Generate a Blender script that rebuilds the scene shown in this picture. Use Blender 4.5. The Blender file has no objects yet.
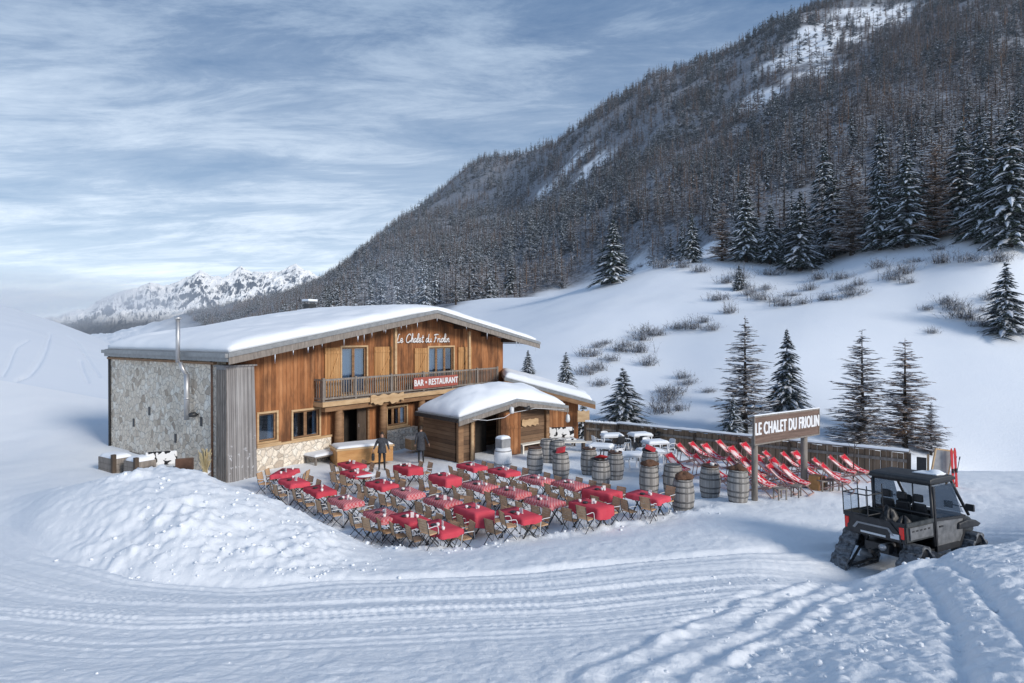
FOG=True; SUN_E=3.0; SKY_S=1.57
import bpy, bmesh, math, random
import numpy as np
from mathutils import Vector, Matrix, Quaternion
R=math.radians
random.seed(7); np.random.seed(7)
scene=bpy.context.scene; COL=scene.collection
H=6.0; F=600.0; HY=336.0; CX=512.0
# ------------------------------------------------------------------ noise
def _h(ix,iy,s):
    n=(ix.astype(np.int64)*374761393+iy.astype(np.int64)*668265263+s*1442695041)&0x7fffffff
    n=((n^(n>>13))*1274126177)&0x7fffffff
    n=((n^(n>>16))*1911520717)&0x7fffffff
    return ((n^(n>>15))&0xffffff)/float(0xffffff)
def vn(x,y,s=0):
    x=np.asarray(x,float);y=np.asarray(y,float)
    ix=np.floor(x);iy=np.floor(y);fx=x-ix;fy=y-iy
    fx=fx*fx*fx*(fx*(fx*6-15)+10);fy=fy*fy*fy*(fy*(fy*6-15)+10)
    ix=ix.astype(np.int64);iy=iy.astype(np.int64)
    a=_h(ix,iy,s);b=_h(ix+1,iy,s);c=_h(ix,iy+1,s);d=_h(ix+1,iy+1,s)
    return a+(b-a)*fx+(c-a)*fy+(a-b-c+d)*fx*fy
def fbm(x,y,s=0,o=4,g=.5):
    t=0;a=1;n=0
    for i in range(o):
        t=t+a*(vn(x*2**i+i*17.3,y*2**i-i*9.1,s+i)-.5);n+=a;a*=g
    return t/n*2
def sstep(a,b,x):
    t=np.clip((x-a)/(b-a),0,1);return t*t*(3-2*t)
def pchip(xs,ys,x):
    xs=np.array(xs,float);ys=np.array(ys,float);h=np.diff(xs);d=np.diff(ys)/h
    m=np.zeros(len(xs));m[0]=d[0];m[-1]=d[-1]
    for i in range(1,len(xs)-1):
        if d[i-1]*d[i]>0:
            w1=2*h[i]+h[i-1];w2=h[i]+2*h[i-1];m[i]=(w1+w2)/(w1/d[i-1]+w2/d[i])
    x=np.clip(x,xs[0],xs[-1]);k=np.clip(np.searchsorted(xs,x)-1,0,len(xs)-2)
    t=(x-xs[k])/h[k]
    return ((2*t**3-3*t**2+1)*ys[k]+(t**3-2*t**2+t)*h[k]*m[k]+(-2*t**3+3*t**2)*ys[k+1]+(t**3-t**2)*h[k]*m[k+1])
# ------------------------------------------------------------------ terrain tables: stations by bearing, heights along the distance
def P(Y,py): return (Y,H-(py-HY)/F*Y)
NEAR={
-500:[(2,4.2),(6,3.0),(10,2.4),(14,2.0),(18,1.8),(24,1.9),(32,2.6),(40,3.8),(46,5.2)],
-120:[(2,4),(6,2.6),(10,1.75),(14,1.2),(18,.95),(24,.8),(29,.8),(34,1.4),(40,2.4),(46,3.6)],
0:[(2,3.8),(6,2.45),(8,1.95),(10,1.55),(12,1.25),(13.5,1.05),(15.5,.85),(18,.7),(22,.5),(26,.3),(29,.15),(32,.3),(36,.9),(40,1.6),(46,2.6)],
60:[(2,3.8),(6,2.42),(8,1.92),(10,1.52),(12,1.2),(13.5,1.06),(14.5,1.15),(15.5,1.38),(16.8,1.56),(18.5,1.35),(20,.9),(22,.6),(26,.4),(30,.33),(36,.8),(46,1.8)],
120:[(2,3.8),(6,2.4),(8,1.9),(10,1.5),(12,1.1),(12.8,1.08),(13.5,1.25),(14.5,1.58),(15.5,1.85),(17,1.98),(18.5,1.75),(20,1.0),(22,.5),(26,.3),(32,.25),(40,.6),(46,1.0)],
180:[(2,3.8),(6,2.4),(8,1.9),(10,1.5),(12.2,1.02),(13.2,1.35),(14.5,1.78),(15.5,2.0),(17.3,2.12),(18.5,1.9),(20,1.1),(22,.4),(24,.2),(28,.1),(34,.1),(46,.5)],
240:[(2,3.8),(6,2.4),(8,1.9),(10,1.48),(12,1.03),(13.2,1.2),(14.5,1.5),(15.5,1.66),(16.8,1.72),(18.3,1.35),(20,.5),(22,.1),(24,0),(46,.2)],
290:[(2,3.8),(6,2.4),(8,1.9),(10,1.47),(12,1.05),(13.5,1.07),(14.5,1.17),(15.5,1.26),(16.6,1.26),(18,.8),(19.2,.3),(20.3,0),(46,0)],
340:[(2,3.8),(6,2.4),(8,1.9),(10,1.46),(12,1.07),(13.5,.92),(14.5,.86),(15.5,.8),(16.4,.7),(17.4,.25),(18.3,0),(46,-.2)],
390:[(2,3.8),(6,2.4),(8,1.9),(10,1.46),(12,1.05),(13.5,.78),(14.7,.62),(15.5,.42),(16.3,.08),(17,0),(46,-.4)],
450:[(2,3.8),(6,2.4),(8,1.9),(10,1.46),(12,1.05),(13.5,.8),(14.7,.62),(15.5,.44),(16.2,.08),(17,0),(36,0),(46,-.8)],
520:[(2,3.8),(6,2.4),(8,1.9),(10,1.46),(12,1.06),(13.5,.82),(15.2,.58),(16.4,.36),(17.2,.05),(18,0),(36,0),(46,-1.2)],
600:[(2,3.8),(6,2.4),(8,1.9),(10,1.47),(12,1.08),(14.5,.72),(16.4,.47),(17.6,.28),(18.5,.05),(19.5,.02),(34,.05),(38,-.8),(46,-2.4)],
660:[(2,3.8),(6,2.4),(8,1.92),(10,1.48),(12,1.1),(14.5,.74),(16.5,.52),(18.4,.32),(19.4,.17),(21,.15),(31,.15),(36,-.8),(46,-2.5)],
740:[(2,3.9),(6,2.45),(8,1.95),(10,1.5),(12,1.1),(14,.8),(16,.64),(18,.5),(20,.36),(22,.28),(26,.25),(28,.1),(32,-.8),(46,-2.6)],
800:[(2,3.9),(6,2.55),(8,2.0),(10,1.5),(12,1.02),(13.5,.68),(15,.56),(17,.5),(20,.37),(22,.32),(25,.28),(27,.1),(32,-1),(46,-2.6)],
855:[(2,4),(6,2.65),(8,2.06),(10,1.55),(11.5,1.12),(12.8,.7),(13.8,.38),(15,.34),(16.5,.42),(18,.42),(20,.37),(23,.3),(25,.2),(30,-.8),(46,-3)],
905:[(2,4),(6,2.7),(8,2.12),(10,1.66),(11.5,1.36),(12.4,1.1),(13.1,.62),(14,.4),(16,.42),(18,.42),(20,.37),(24,.25),(28,-.5),(36,-2),(46,-3.5)],
960:[(2,4),(6,2.75),(8,2.2),(10,1.85),(12,1.58),(12.8,1.42),(13.5,1.0),(14.5,.7),(16,.6),(20,.4),(24,.1),(29,-.8),(36,-2.1),(39,-3.2),(46,-5)],
1024:[(2,4),(6,2.85),(8,2.35),(10,2.05),(12,1.75),(13,1.55),(14.5,1.2),(17,.8),(20,.4),(24,0),(29,-.9),(36,-2.1),(39,-3.2),(46,-5)],
1500:[(2,4.4),(6,3.6),(10,3),(14,2.6),(20,2),(28,1),(36,-.6),(46,-4)],
}
FAR={
-500:[(46,5.2),(80,16),(120,26),(180,34),(260,34),(400,10),(700,-30),(1900,-30),(2600,-60)],
-120:[(46,3.6),(80,9),(120,17),(180,22.5),(230,23),(300,14),(420,-15),(700,-60),(1900,-30),(2600,-60)],
0:[(46,2.6),(60,4.7),(80,7.2),(110,10.2),(150,13.6),(190,15.2),(250,12),(400,-20),(700,-60),(1200,-60),(1900,-20),(2600,-60)],
100:[(46,1.2),(60,2.3),(80,3.4),(110,4.6),(150,5.2),(200,3),(260,-6),(400,-30),(700,-60),(1200,-20),P(1900,336),(2600,-60)],
200:[(46,.35),(70,-1),(100,-3),(200,-12),(400,-25),(700,-20),(1200,30),P(1900,313),(2600,20)],
310:[(46,-.1),(70,-1),(100,-1),(200,2),(350,14),(500,30),(800,62),(1200,100),P(1700,290),(2600,60)],
400:[(46,-.5),(70,0),(100,2),(140,8),(200,15),(350,38),(500,66),(800,140),P(1300,231),(2600,120)],
500:[(46,-1.1),(70,1),(100,6),(140,12),P(180,299),(230,18),(270,24),P(450,252),P(800,210),P(1250,166),(2600,200)],
600:[(46,-2.4),(60,-1),(80,4),(110,12.5),P(140,284),(180,17.5),(225,20),P(310,240),P(550,184),P(1000,127),(2600,200)],
660:[(46,-2.5),(60,-.8),(80,4.5),(105,13),P(132,266),(165,23),(200,26),P(270,222),P(500,155),P(950,99),(2600,250)],
730:[(46,-2.6),(60,0),(80,6.3),(105,15),P(122,260),(170,36),P(300,190),P(480,126),P(920,76),(2600,270)],
800:[(46,-2.6),(60,.5),(80,8),P(112,268),P(170,205),P(300,145),P(450,98),P(900,45),(2600,300)],
900:[(46,-3.5),(60,0),(80,9.5),P(98,250),P(160,188),P(300,104),P(600,25),P(900,-5),(2600,400)],
1024:[(46,-5),(60,0),(75,9),P(88,238),P(150,168),P(300,78),P(600,-30),P(900,-80),(2600,500)],
1500:[(46,-4),(60,3),(80,14),(100,26),(150,50),(300,130),(600,360),(900,600),(2600,600)],
}
NY=np.exp(np.linspace(math.log(2),math.log(46),260)); FY=np.exp(np.linspace(math.log(46),math.log(2600),300))
PXG=np.arange(-500,1501,10.0)
def tablegrid(tab,yy):
    k=sorted(tab);A=np.array([pchip(np.log([p[0] for p in tab[q]]),[p[1] for p in tab[q]],np.log(yy)) for q in k])
    return np.array([pchip(k,A[:,j],PXG) for j in range(len(yy))]).T
NG=tablegrid(NEAR,NY);FG=tablegrid(FAR,FY)
FG[:,0]=NG[:,-1]
def bil(G,yy,px,Y):
    a=np.clip((px+500)/10,0,len(PXG)-1.001);i=a.astype(int);fa=a-i
    l=np.log(yy);b=np.clip((np.log(Y)-l[0])/(l[1]-l[0]),0,len(yy)-1.001);j=b.astype(int);fb=b-j
    return (G[i,j]*(1-fa)+G[i+1,j]*fa)*(1-fb)+(G[i,j+1]*(1-fa)+G[i+1,j+1]*fa)*fb
def base_z(X,Y):
    X=np.atleast_1d(np.asarray(X,float));Y=np.maximum(np.atleast_1d(np.asarray(Y,float)),2.01)
    px=CX+F*X/Y
    z=np.where(Y<46,bil(NG,NY,px,np.minimum(Y,46)),bil(FG,FY,px,np.maximum(Y,46)))
    far=sstep(46,110,Y)
    z=z+far*(fbm(X/38,Y/38,5,4)*(.25+np.clip(Y-150,0,900)*.014)+fbm(X/9,Y/9,9,4)*.26)
    return z
def gz(X,Y): return float(base_z(X,Y)[0])
def at(px,py,z=0.0):
    Y=F*(H-z)/(py-HY); return Vector(((px-CX)/F*Y,Y,z))
def on_ground(px,py):
    """where the line of sight through a photo point meets the near ground"""
    Y=np.exp(np.linspace(math.log(5),math.log(1500),6000));X=(px-CX)/F*Y
    d=base_z(X,Y)-(H-(py-HY)/F*Y);k=np.argmax(d>0)
    return Vector((X[k],Y[k],base_z(X[k],Y[k])[0]))
def on_terr(px,py):
    Y=np.exp(np.linspace(math.log(47),math.log(2000),6000));X=(px-CX)/F*Y
    d=base_z(X,Y)-(H-(py-HY)/F*Y);k=np.argmax(d>0)
    return Vector((X[k],Y[k],base_z(X[k],Y[k])[0]))
# ------------------------------------------------------------------ mesh builder
class MB:
    def __init__(s): s.v=[];s.f=[];s.m=[]
    def add(s,vs,fs,mi=0):
        o=len(s.v);s.v+= [tuple(v) for v in vs]
        for f in fs: s.f.append(tuple(i+o for i in f));s.m.append(mi)
    def box(s,x0,x1,y0,y1,z0,z1,mi=0):
        s.add([(x0,y0,z0),(x1,y0,z0),(x1,y1,z0),(x0,y1,z0),(x0,y0,z1),(x1,y0,z1),(x1,y1,z1),(x0,y1,z1)],
              [(0,3,2,1),(4,5,6,7),(0,1,5,4),(1,2,6,5),(2,3,7,6),(3,0,4,7)],mi)
    def hexa(s,p,mi=0):
        s.add(p,[(0,3,2,1),(4,5,6,7),(0,1,5,4),(1,2,6,5),(2,3,7,6),(3,0,4,7)],mi)
    def beam(s,a,b,w,h,mi=0,up=(0,0,1)):
        a=Vector(a);b=Vector(b);d=(b-a).normalized();u=Vector(up)
        if abs(d.dot(u))>.98:u=Vector((0,1,0))
        r=d.cross(u).normalized()*(w/2);u=r.cross(d).normalized()*(h/2)
        s.hexa([a-r-u,a+r-u,b+r-u,b-r-u,a-r+u,a+r+u,b+r+u,b-r+u],mi)
    def tube(s,pts,r,n=6,mi=0,cap=True):
        pts=[Vector(p) for p in pts];m=len(pts)
        rs=r if isinstance(r,(list,tuple)) else [r]*m
        vs=[];pu=None
        for i,p in enumerate(pts):
            d=(pts[min(i+1,m-1)]-pts[max(i-1,0)]).normalized()
            if pu is None:
                pu=Vector((0,0,1)) if abs(d.z)<.9 else Vector((1,0,0))
            x=d.cross(pu);
            if x.length<1e-5:x=d.orthogonal()
            x.normalize();y=x.cross(d).normalized();pu=y
            for k in range(n):
                a=2*math.pi*k/n;vs.append(p+x*math.cos(a)*rs[i]+y*math.sin(a)*rs[i])
        fs=[(i*n+k,i*n+(k+1)%n,(i+1)*n+(k+1)%n,(i+1)*n+k) for i in range(m-1) for k in range(n)]
        if cap: fs+=[tuple(range(n))[::-1],tuple((m-1)*n+k for k in range(n))]
        s.add(vs,fs,mi)
    def lathe(s,prof,n=20,c=(0,0,0),mi=0):
        vs=[];fs=[]
        for r,z in prof:
            for k in range(n):
                a=2*math.pi*k/n;vs.append((c[0]+r*math.cos(a),c[1]+r*math.sin(a),c[2]+z))
        for i in range(len(prof)-1):
            for k in range(n): fs.append((i*n+k,i*n+(k+1)%n,(i+1)*n+(k+1)%n,(i+1)*n+k))
        fs+=[tuple(range(n))[::-1],tuple((len(prof)-1)*n+k for k in range(n))]
        s.add(vs,fs,mi)
    def prism(s,poly,axis,a,b,mi=0):
        """2-D polygon swept along an axis: 'y' takes (x,z), 'x' takes (y,z), 'z' takes (x,y)"""
        def q(p,t): return (p[0],t,p[1]) if axis=='y' else ((t,p[0],p[1]) if axis=='x' else (p[0],p[1],t))
        n=len(poly);s.add([q(p,a) for p in poly]+[q(p,b) for p in poly],[tuple(range(n)),tuple(range(2*n-1,n-1,-1))]+[(i,n+i,n+(i+1)%n,(i+1)%n) for i in range(n)],mi)
    def xform(s,M):
        s.v=[tuple(M@Vector(v)) for v in s.v];return s
    def build(s,name,mats,parent=None,smooth=False,loc=None,bevel=0):
        me=bpy.data.meshes.new(name);me.from_pydata(s.v,[],s.f)
        if not isinstance(mats,(list,tuple)):mats=[mats]
        for m in mats: me.materials.append(m)
        me.polygons.foreach_set('material_index',s.m)
        if smooth: me.polygons.foreach_set('use_smooth',[True]*len(s.f))
        bm=bmesh.new();bm.from_mesh(me);bmesh.ops.recalc_face_normals(bm,faces=bm.faces);bm.to_mesh(me);bm.free()
        o=bpy.data.objects.new(name,me);COL.objects.link(o)
        if parent:o.parent=parent
        if loc is not None:o.location=loc
        if bevel:
            b=o.modifiers.new('bevel','BEVEL');b.width=bevel;b.segments=2;b.limit_method='ANGLE'
        return o
def tag(o,label,cat,group=None,kind=None):
    if kind:o['kind']=kind
    if label:o['label']=label
    if cat:o['category']=cat
    if group:o['group']=group
    return o
def thing(name,label,cat,loc=(0,0,0),rz=0,group=None):
    o=bpy.data.objects.new(name,None);COL.objects.link(o);o.location=loc;o.rotation_euler=(0,0,rz)
    o.empty_display_size=.2
    return tag(o,label,cat,group)
def kids(o): return [c for c in bpy.data.objects if c.parent is o]
def dup(t,ch,loc,rz,label,group=None,scale=None):
    r=t.copy();COL.objects.link(r);r.location=loc;r.rotation_euler=(0,0,rz)
    if scale is not None:r.scale=scale
    tag(r,label,None,group)
    def rec(lst,par):
        for c,sub in lst:
            d=c.copy();COL.objects.link(d);d.parent=par;rec(sub,d)
    rec(ch,r);return r
def tree_of(o): return [(c,tree_of(c)) for c in kids(o)]
# ------------------------------------------------------------------ materials
class NT:
    def __init__(s,name):
        s.m=bpy.data.materials.new(name);s.m.use_nodes=True;s.t=s.m.node_tree;s.b=s.t.nodes['Principled BSDF'];s.out=s.t.nodes['Material Output']
    def n(s,t,**k):
        x=s.t.nodes.new(t)
        for a,b in k.items():
            if a=='inp':
                for i,v in b.items():x.inputs[i].default_value=v
            else:setattr(x,a,b)
        return x
    def l(s,a,b): s.t.links.new(a,b)
    def math(s,op,a,b=0.0,clamp=False):
        x=s.n('ShaderNodeMath',operation=op);x.use_clamp=clamp
        for i,q in enumerate((a,b)):
            if isinstance(q,(int,float)):x.inputs[i].default_value=q
            else:s.l(q,x.inputs[i])
        return x.outputs[0]
    def mix(s,f,a,b,mode='MIX'):
        x=s.n('ShaderNodeMix',data_type='RGBA',blend_type=mode)
        for i,q in ((0,f),(6,a),(7,b)):
            if isinstance(q,(int,float)):x.inputs[i].default_value=q
            elif isinstance(q,tuple):x.inputs[i].default_value=q if len(q)==4 else q+(1,)
            else:s.l(q,x.inputs[i])
        return x.outputs[2]
    def coord(s,kind='Object',scale=(1,1,1)):
        c=s.n('ShaderNodeTexCoord');m=s.n('ShaderNodeMapping');m.inputs['Scale'].default_value=scale;s.l(c.outputs[kind],m.inputs[0]);return m.outputs[0]
    def noise(s,v,scale,detail=4,rough=.55,dist=0):
        x=s.n('ShaderNodeTexNoise');x.inputs['Scale'].default_value=scale;x.inputs['Detail'].default_value=detail;x.inputs['Roughness'].default_value=rough;x.inputs['Distortion'].default_value=dist
        if v is not None:s.l(v,x.inputs['Vector'])
        return x.outputs['Fac']
    def ramp(s,f,stops):
        x=s.n('ShaderNodeValToRGB');e=x.color_ramp.elements
        while len(e)<len(stops):e.new(.5)
        for i,(p,c) in enumerate(stops):e[i].position=p;e[i].color=(c,c,c,1) if isinstance(c,(int,float)) else tuple(c)+(1,)
        s.l(f,x.inputs[0]);return x.outputs[0]
    def bump(s,hgt,strength,dist=.02):
        x=s.n('ShaderNodeBump');x.inputs['Strength'].default_value=strength;x.inputs['Distance'].default_value=dist
        s.l(hgt,x.inputs['Height']);s.l(x.outputs[0],s.b.inputs['Normal'])
    def fin(s,col,rough=.8,metal=0,spec=None):
        if isinstance(col,tuple):s.b.inputs['Base Color'].default_value=col+(1,)
        else:s.l(col,s.b.inputs['Base Color'])
        if isinstance(rough,(int,float)):s.b.inputs['Roughness'].default_value=rough
        else:s.l(rough,s.b.inputs['Roughness'])
        s.b.inputs['Metallic'].default_value=metal
        if spec is not None:s.b.inputs['Specular IOR Level'].default_value=spec
        return s.m
def pm(name,c1,c2,scale=6,rough=.7,stretch=(1,1,1),bump=0,metal=0,spec=None,rnd=0):
    k=NT(name);v=k.coord('Object',stretch);n=k.noise(v,scale,5,.6)
    c=k.mix(k.ramp(n,[(.3,0.0),(.7,1.0)]),c1,c2)
    if rnd:
        oi=k.n('ShaderNodeObjectInfo');c=k.mix(k.math('MULTIPLY',oi.outputs['Random'],rnd),c,(0,0,0))
    if bump:k.bump(n,bump)
    return k.fin(c,rough,metal,spec)
def boards(name,axis,width,cols,grain=(1,1,1),rough=.75,seam=.35,snow=0,weather=None):
    """planks running across the named axis, each plank its own tone"""
    k=NT(name);v=k.coord('Object');sx=k.n('ShaderNodeSeparateXYZ');k.l(v,sx.inputs[0])
    a=k.math('DIVIDE',sx.outputs[axis],width);fl=k.math('FLOOR',a);fr=k.math('SUBTRACT',a,fl)
    wn=k.n('ShaderNodeTexWhiteNoise',noise_dimensions='1D');k.l(fl,wn.inputs['W'])
    g=k.noise(k.coord('Object',grain),3,6,.65,.4);g2=k.noise(k.coord('Object',(.5,.5,.5)),1.1,3)
    f=k.math('ADD',k.math('MULTIPLY',wn.outputs[0],.30),k.math('ADD',k.math('MULTIPLY',g,.55),k.math('MULTIPLY',g2,.40)))
    c=k.ramp(f,[(.3,cols[0]),(.62,cols[1]),(.9,cols[2])])
    e=k.math('LESS_THAN',k.math('ABSOLUTE',k.math('SUBTRACT',fr,.5)),.45)
    c=k.mix(k.math('MULTIPLY',k.math('SUBTRACT',1.0,e),1-seam),c,(.02,.014,.01))
    if weather:
        w=k.ramp(k.noise(k.coord('Object',(.9,.9,.25)),1.3,5,.6),[(.48,0.0),(.62,1.0)]);c=k.mix(k.math('MULTIPLY',w,.75),c,weather)
    if snow:
        s=k.ramp(k.noise(k.coord('Object',(1,1,1)),5,5,.7),[(.6,0.0),(.66,1.0)]);lo=k.ramp(k.math('DIVIDE',sx.outputs[2],3.2),[(.1,1.0),(.75,0.0)])
        c=k.mix(k.math('MULTIPLY',k.math('MULTIPLY',s,lo),snow),c,(.8,.83,.88))
    k.bump(k.math('ADD',k.math('MULTIPLY',e,.8),k.math('MULTIPLY',g,.5)),.5,.012)
    return k.fin(c,rough,0,.25)
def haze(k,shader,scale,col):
    """aerial haze painted into the material as a glow that grows with distance"""
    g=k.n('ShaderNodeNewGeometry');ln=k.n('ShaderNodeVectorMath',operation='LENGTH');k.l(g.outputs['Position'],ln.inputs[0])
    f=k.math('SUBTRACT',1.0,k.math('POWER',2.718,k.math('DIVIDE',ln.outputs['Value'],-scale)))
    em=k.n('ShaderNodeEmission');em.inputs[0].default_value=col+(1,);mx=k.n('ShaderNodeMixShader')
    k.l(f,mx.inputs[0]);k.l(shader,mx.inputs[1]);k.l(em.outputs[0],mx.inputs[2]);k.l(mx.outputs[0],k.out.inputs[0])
HAZE_GLOW=(.30,.37,.48)  # bluish glow mixed into mountain and tree colours in place of hazy air
M={}
def mk_snow(name,bs=1.0,col=((.80,.84,.89),(.88,.90,.93)),far=False,fine=True):
    k=NT(name);v=k.coord('Object')
    n1=k.noise(v,.5,4);n2=k.noise(v,7,6,.65);n3=k.noise(v,40,3,.6)
    c=k.mix(n1,col[0],col[1])
    hh=k.math('ADD',k.math('MULTIPLY',n2,.7),k.math('MULTIPLY',n3,.25 if fine else .0))
    k.bump(hh,.55*bs,.06)
    m=k.fin(c,.75,0,.15)
    return m
M['snow']=mk_snow('snow');M['roofsnow']=mk_snow('roof_snow',.25,((.80,.84,.90),(.86,.885,.92)),fine=False)
def mk_mountain():
    k=NT('mountain_ground');v=k.coord('Object');at_=k.n('ShaderNodeAttribute',attribute_name='wood')
    n1=k.noise(v,.12,5,.6);n2=k.noise(v,.6,5,.65)
    sn=k.mix(n1,(.73,.785,.87),(.81,.85,.90));fo=k.mix(k.ramp(n2,[(.35,0.0),(.65,1.0)]),(.045,.042,.043),(.30,.325,.38))
    c=k.mix(at_.outputs['Fac'],sn,fo);k.bump(k.math('ADD',k.noise(v,.9,5,.6),k.noise(v,6,3)),.25,.12);m=k.fin(c,.8,0,.1);haze(k,k.b.outputs[0],14000,HAZE_GLOW);return m
M['mountain']=mk_mountain()
def mk_peaks():
    k=NT('far_peaks');v=k.coord('Object');g=k.n('ShaderNodeNewGeometry');sx=k.n('ShaderNodeSeparateXYZ');k.l(g.outputs['Normal'],sx.inputs[0])
    n=k.noise(v,.004,7,.7);n2=k.noise(v,.0015,4);ps=k.n('ShaderNodeSeparateXYZ');k.l(g.outputs['Position'],ps.inputs[0])
    f=k.math('ADD',k.math('MULTIPLY',sx.outputs[2],.75),k.math('MULTIPLY',n,.9));c=k.mix(k.ramp(f,[(.84,0.0),(.97,1.0)]),(.10,.12,.16),(.9,.9,.9))
    low=k.ramp(k.math('ADD',k.math('DIVIDE',ps.outputs[2],900.0),k.math('MULTIPLY',n2,.18)),[(.22,1.0),(.42,0.0)])
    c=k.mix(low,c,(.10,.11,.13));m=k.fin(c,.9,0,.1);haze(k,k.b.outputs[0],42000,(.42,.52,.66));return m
M['peaks']=mk_peaks()
def mk_leaf(name,c1,c2,hz=True,warm=None,frost=0):
    k=NT(name);oi=k.n('ShaderNodeObjectInfo');n=k.noise(k.coord('Object'),1.5,3)
    c=k.mix(n,c1,c2);rr=oi.outputs['Random'];c=k.mix(k.math('MULTIPLY',rr,.45),c,(c1[0]*.45,c1[1]*.45,c1[2]*.48))
    if warm:c=k.mix(k.ramp(k.math('FRACT',k.math('MULTIPLY',rr,7.3)),[(.45,0.0),(1.0,.8)]),c,warm)
    if frost:
        gn=k.n('ShaderNodeNewGeometry');sz=k.n('ShaderNodeSeparateXYZ');k.l(gn.outputs['Normal'],sz.inputs[0]);fn=k.noise(k.coord('Object'),6.5,3,.6)
        ff=k.ramp(k.math('ADD',fn,k.math('MULTIPLY',k.math('ABSOLUTE',sz.outputs[2]),.16)),[(.56,0.0),(.70,1.0)]);c=k.mix(k.math('MULTIPLY',ff,frost),c,(.62,.67,.77))
    m=k.fin(c,.85,0,.1)
    if hz:haze(k,k.b.outputs[0],14000,HAZE_GLOW)
    return m
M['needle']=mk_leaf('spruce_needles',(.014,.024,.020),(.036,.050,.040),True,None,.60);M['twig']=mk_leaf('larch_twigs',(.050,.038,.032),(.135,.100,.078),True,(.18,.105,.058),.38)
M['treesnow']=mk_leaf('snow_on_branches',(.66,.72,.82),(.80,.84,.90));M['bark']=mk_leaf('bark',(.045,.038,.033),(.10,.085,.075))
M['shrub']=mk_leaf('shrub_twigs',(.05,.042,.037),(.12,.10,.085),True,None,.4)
def mk_stone(name,sc,tint=1.0):
    k=NT(name);v=k.coord('Object');nz=k.n('ShaderNodeTexNoise');nz.inputs['Scale'].default_value=3;k.l(v,nz.inputs['Vector'])
    d=k.n('ShaderNodeMix',data_type='VECTOR');d.inputs[0].default_value=.12;k.l(v,d.inputs[4]);k.l(nz.outputs['Color'],d.inputs[5])
    vo=k.n('ShaderNodeTexVoronoi',feature='F1');vo.inputs['Scale'].default_value=sc;k.l(d.outputs[1],vo.inputs['Vector'])
    ve=k.n('ShaderNodeTexVoronoi',feature='DISTANCE_TO_EDGE');ve.inputs['Scale'].default_value=sc;k.l(d.outputs[1],ve.inputs['Vector'])
    s=k.n('ShaderNodeSeparateColor');k.l(vo.outputs['Color'],s.inputs[0])
    c=k.ramp(s.outputs[0],[(0,(.48,.40,.32)),(.16,(.80,.71,.59)),(.6,(.93,.84,.71)),(1,(.97,.92,.82))])
    c=k.mix(k.math('MULTIPLY',s.outputs[1],.22),c,(.42,.33,.26));c=k.mix(k.ramp(k.noise(v,16,5,.7),[(.45,0.0),(.75,.55)]),c,(.22,.20,.19))
    ed=k.ramp(ve.outputs['Distance'],[(.0,1.0),(.10,0.0)]);c=k.mix(k.math('MULTIPLY',k.ramp(ve.outputs['Distance'],[(.0,1.0),(.055,0.0)]),.62),c,(.17,.155,.14))
    k.bump(k.math('ADD',k.ramp(ve.outputs['Distance'],[(0,0.0),(.18,1.0)]),k.math('MULTIPLY',k.noise(v,20,4),.4)),.8,.04);return k.fin(c,.9,0,.2)
M['stone']=mk_stone('rubble_stone',4.0)
M['facade']=boards('facade_boards',0,.19,((.13,.052,.024),(.34,.14,.056),(.52,.25,.115)),(2.2,2.2,.5),weather=(.07,.032,.018))
M['facade_pale']=boards('pale_boards',0,.17,((.30,.15,.06),(.48,.26,.11),(.60,.36,.17)),(1.5,1.5,.35))
M['greyboards']=boards('grey_boards',0,.17,((.16,.15,.15),(.27,.26,.26),(.42,.41,.41)),(2,2,.25),snow=.9)
M['logs']=boards('hut_boards',2,.2,((.07,.045,.030),(.15,.09,.055),(.26,.165,.10)),(.3,.3,2))
M['fence']=boards('fence_boards',0,.22,((.14,.098,.068),(.25,.18,.125),(.36,.265,.19)),(2,2,.4))
M['beam']=pm('beam_wood',(.16,.085,.042),(.34,.195,.10),4,.75,(.4,.4,2),.3)
M['pale']=pm('pale_wood',(.42,.27,.14),(.62,.44,.26),3,.7,(.5,.5,2),.2)
M['deckwood']=pm('golden_wood',(.40,.19,.06),(.56,.31,.12),3,.6,(.4,2,2),.2)
M['greywood']=pm('grey_wood',(.15,.13,.115),(.30,.265,.235),5,.8,(2,2,.4),.4)
M['darkwood']=pm('dark_wood',(.04,.028,.02),(.10,.07,.05),5,.75,(1,1,.4),.3)
M['signwood']=pm('sign_board_wood',(.11,.068,.052),(.20,.13,.10),5,.7,(.3,1,3),.25)
M['zinc']=pm('zinc_edge',(.22,.23,.24),(.33,.34,.35),5,.5,(1,1,1),.05,.3)
M['steel']=pm('stainless',(.5,.5,.51),(.62,.62,.63),3,.48,(1,1,.2),0,.8)
M['rust']=pm('brown_metal',(.06,.03,.02),(.13,.065,.04),6,.6)
M['darkmetal']=pm('dark_metal',(.025,.027,.03),(.06,.062,.066),8,.45,(1,1,1),0,.4)
M['whitemetal']=pm('white_metal',(.62,.64,.66),(.74,.75,.76),8,.4)
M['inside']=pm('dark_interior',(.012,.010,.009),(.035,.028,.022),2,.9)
M['curtain']=pm('curtain',(.60,.61,.64),(.75,.75,.77),2,.9,(6,6,.3))
M['white']=pm('white_paint',(.72,.73,.75),(.82,.82,.83),5,.55)
M['ivory']=pm('ivory_paint',(.74,.70,.62),(.82,.78,.70),5,.6)
M['black']=pm('black_plastic',(.015,.016,.018),(.035,.036,.04),8,.5)
M['whiteplastic']=pm('white_plastic',(.66,.68,.71),(.78,.79,.81),3,.4)
M['slat']=pm('chair_slats',(.48,.28,.15),(.66,.44,.26),5,.6,(1,1,1),.1,rnd=.18)
M['redseat']=pm('red_cushion',(.24,.02,.028),(.36,.045,.05),5,.9)
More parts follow.
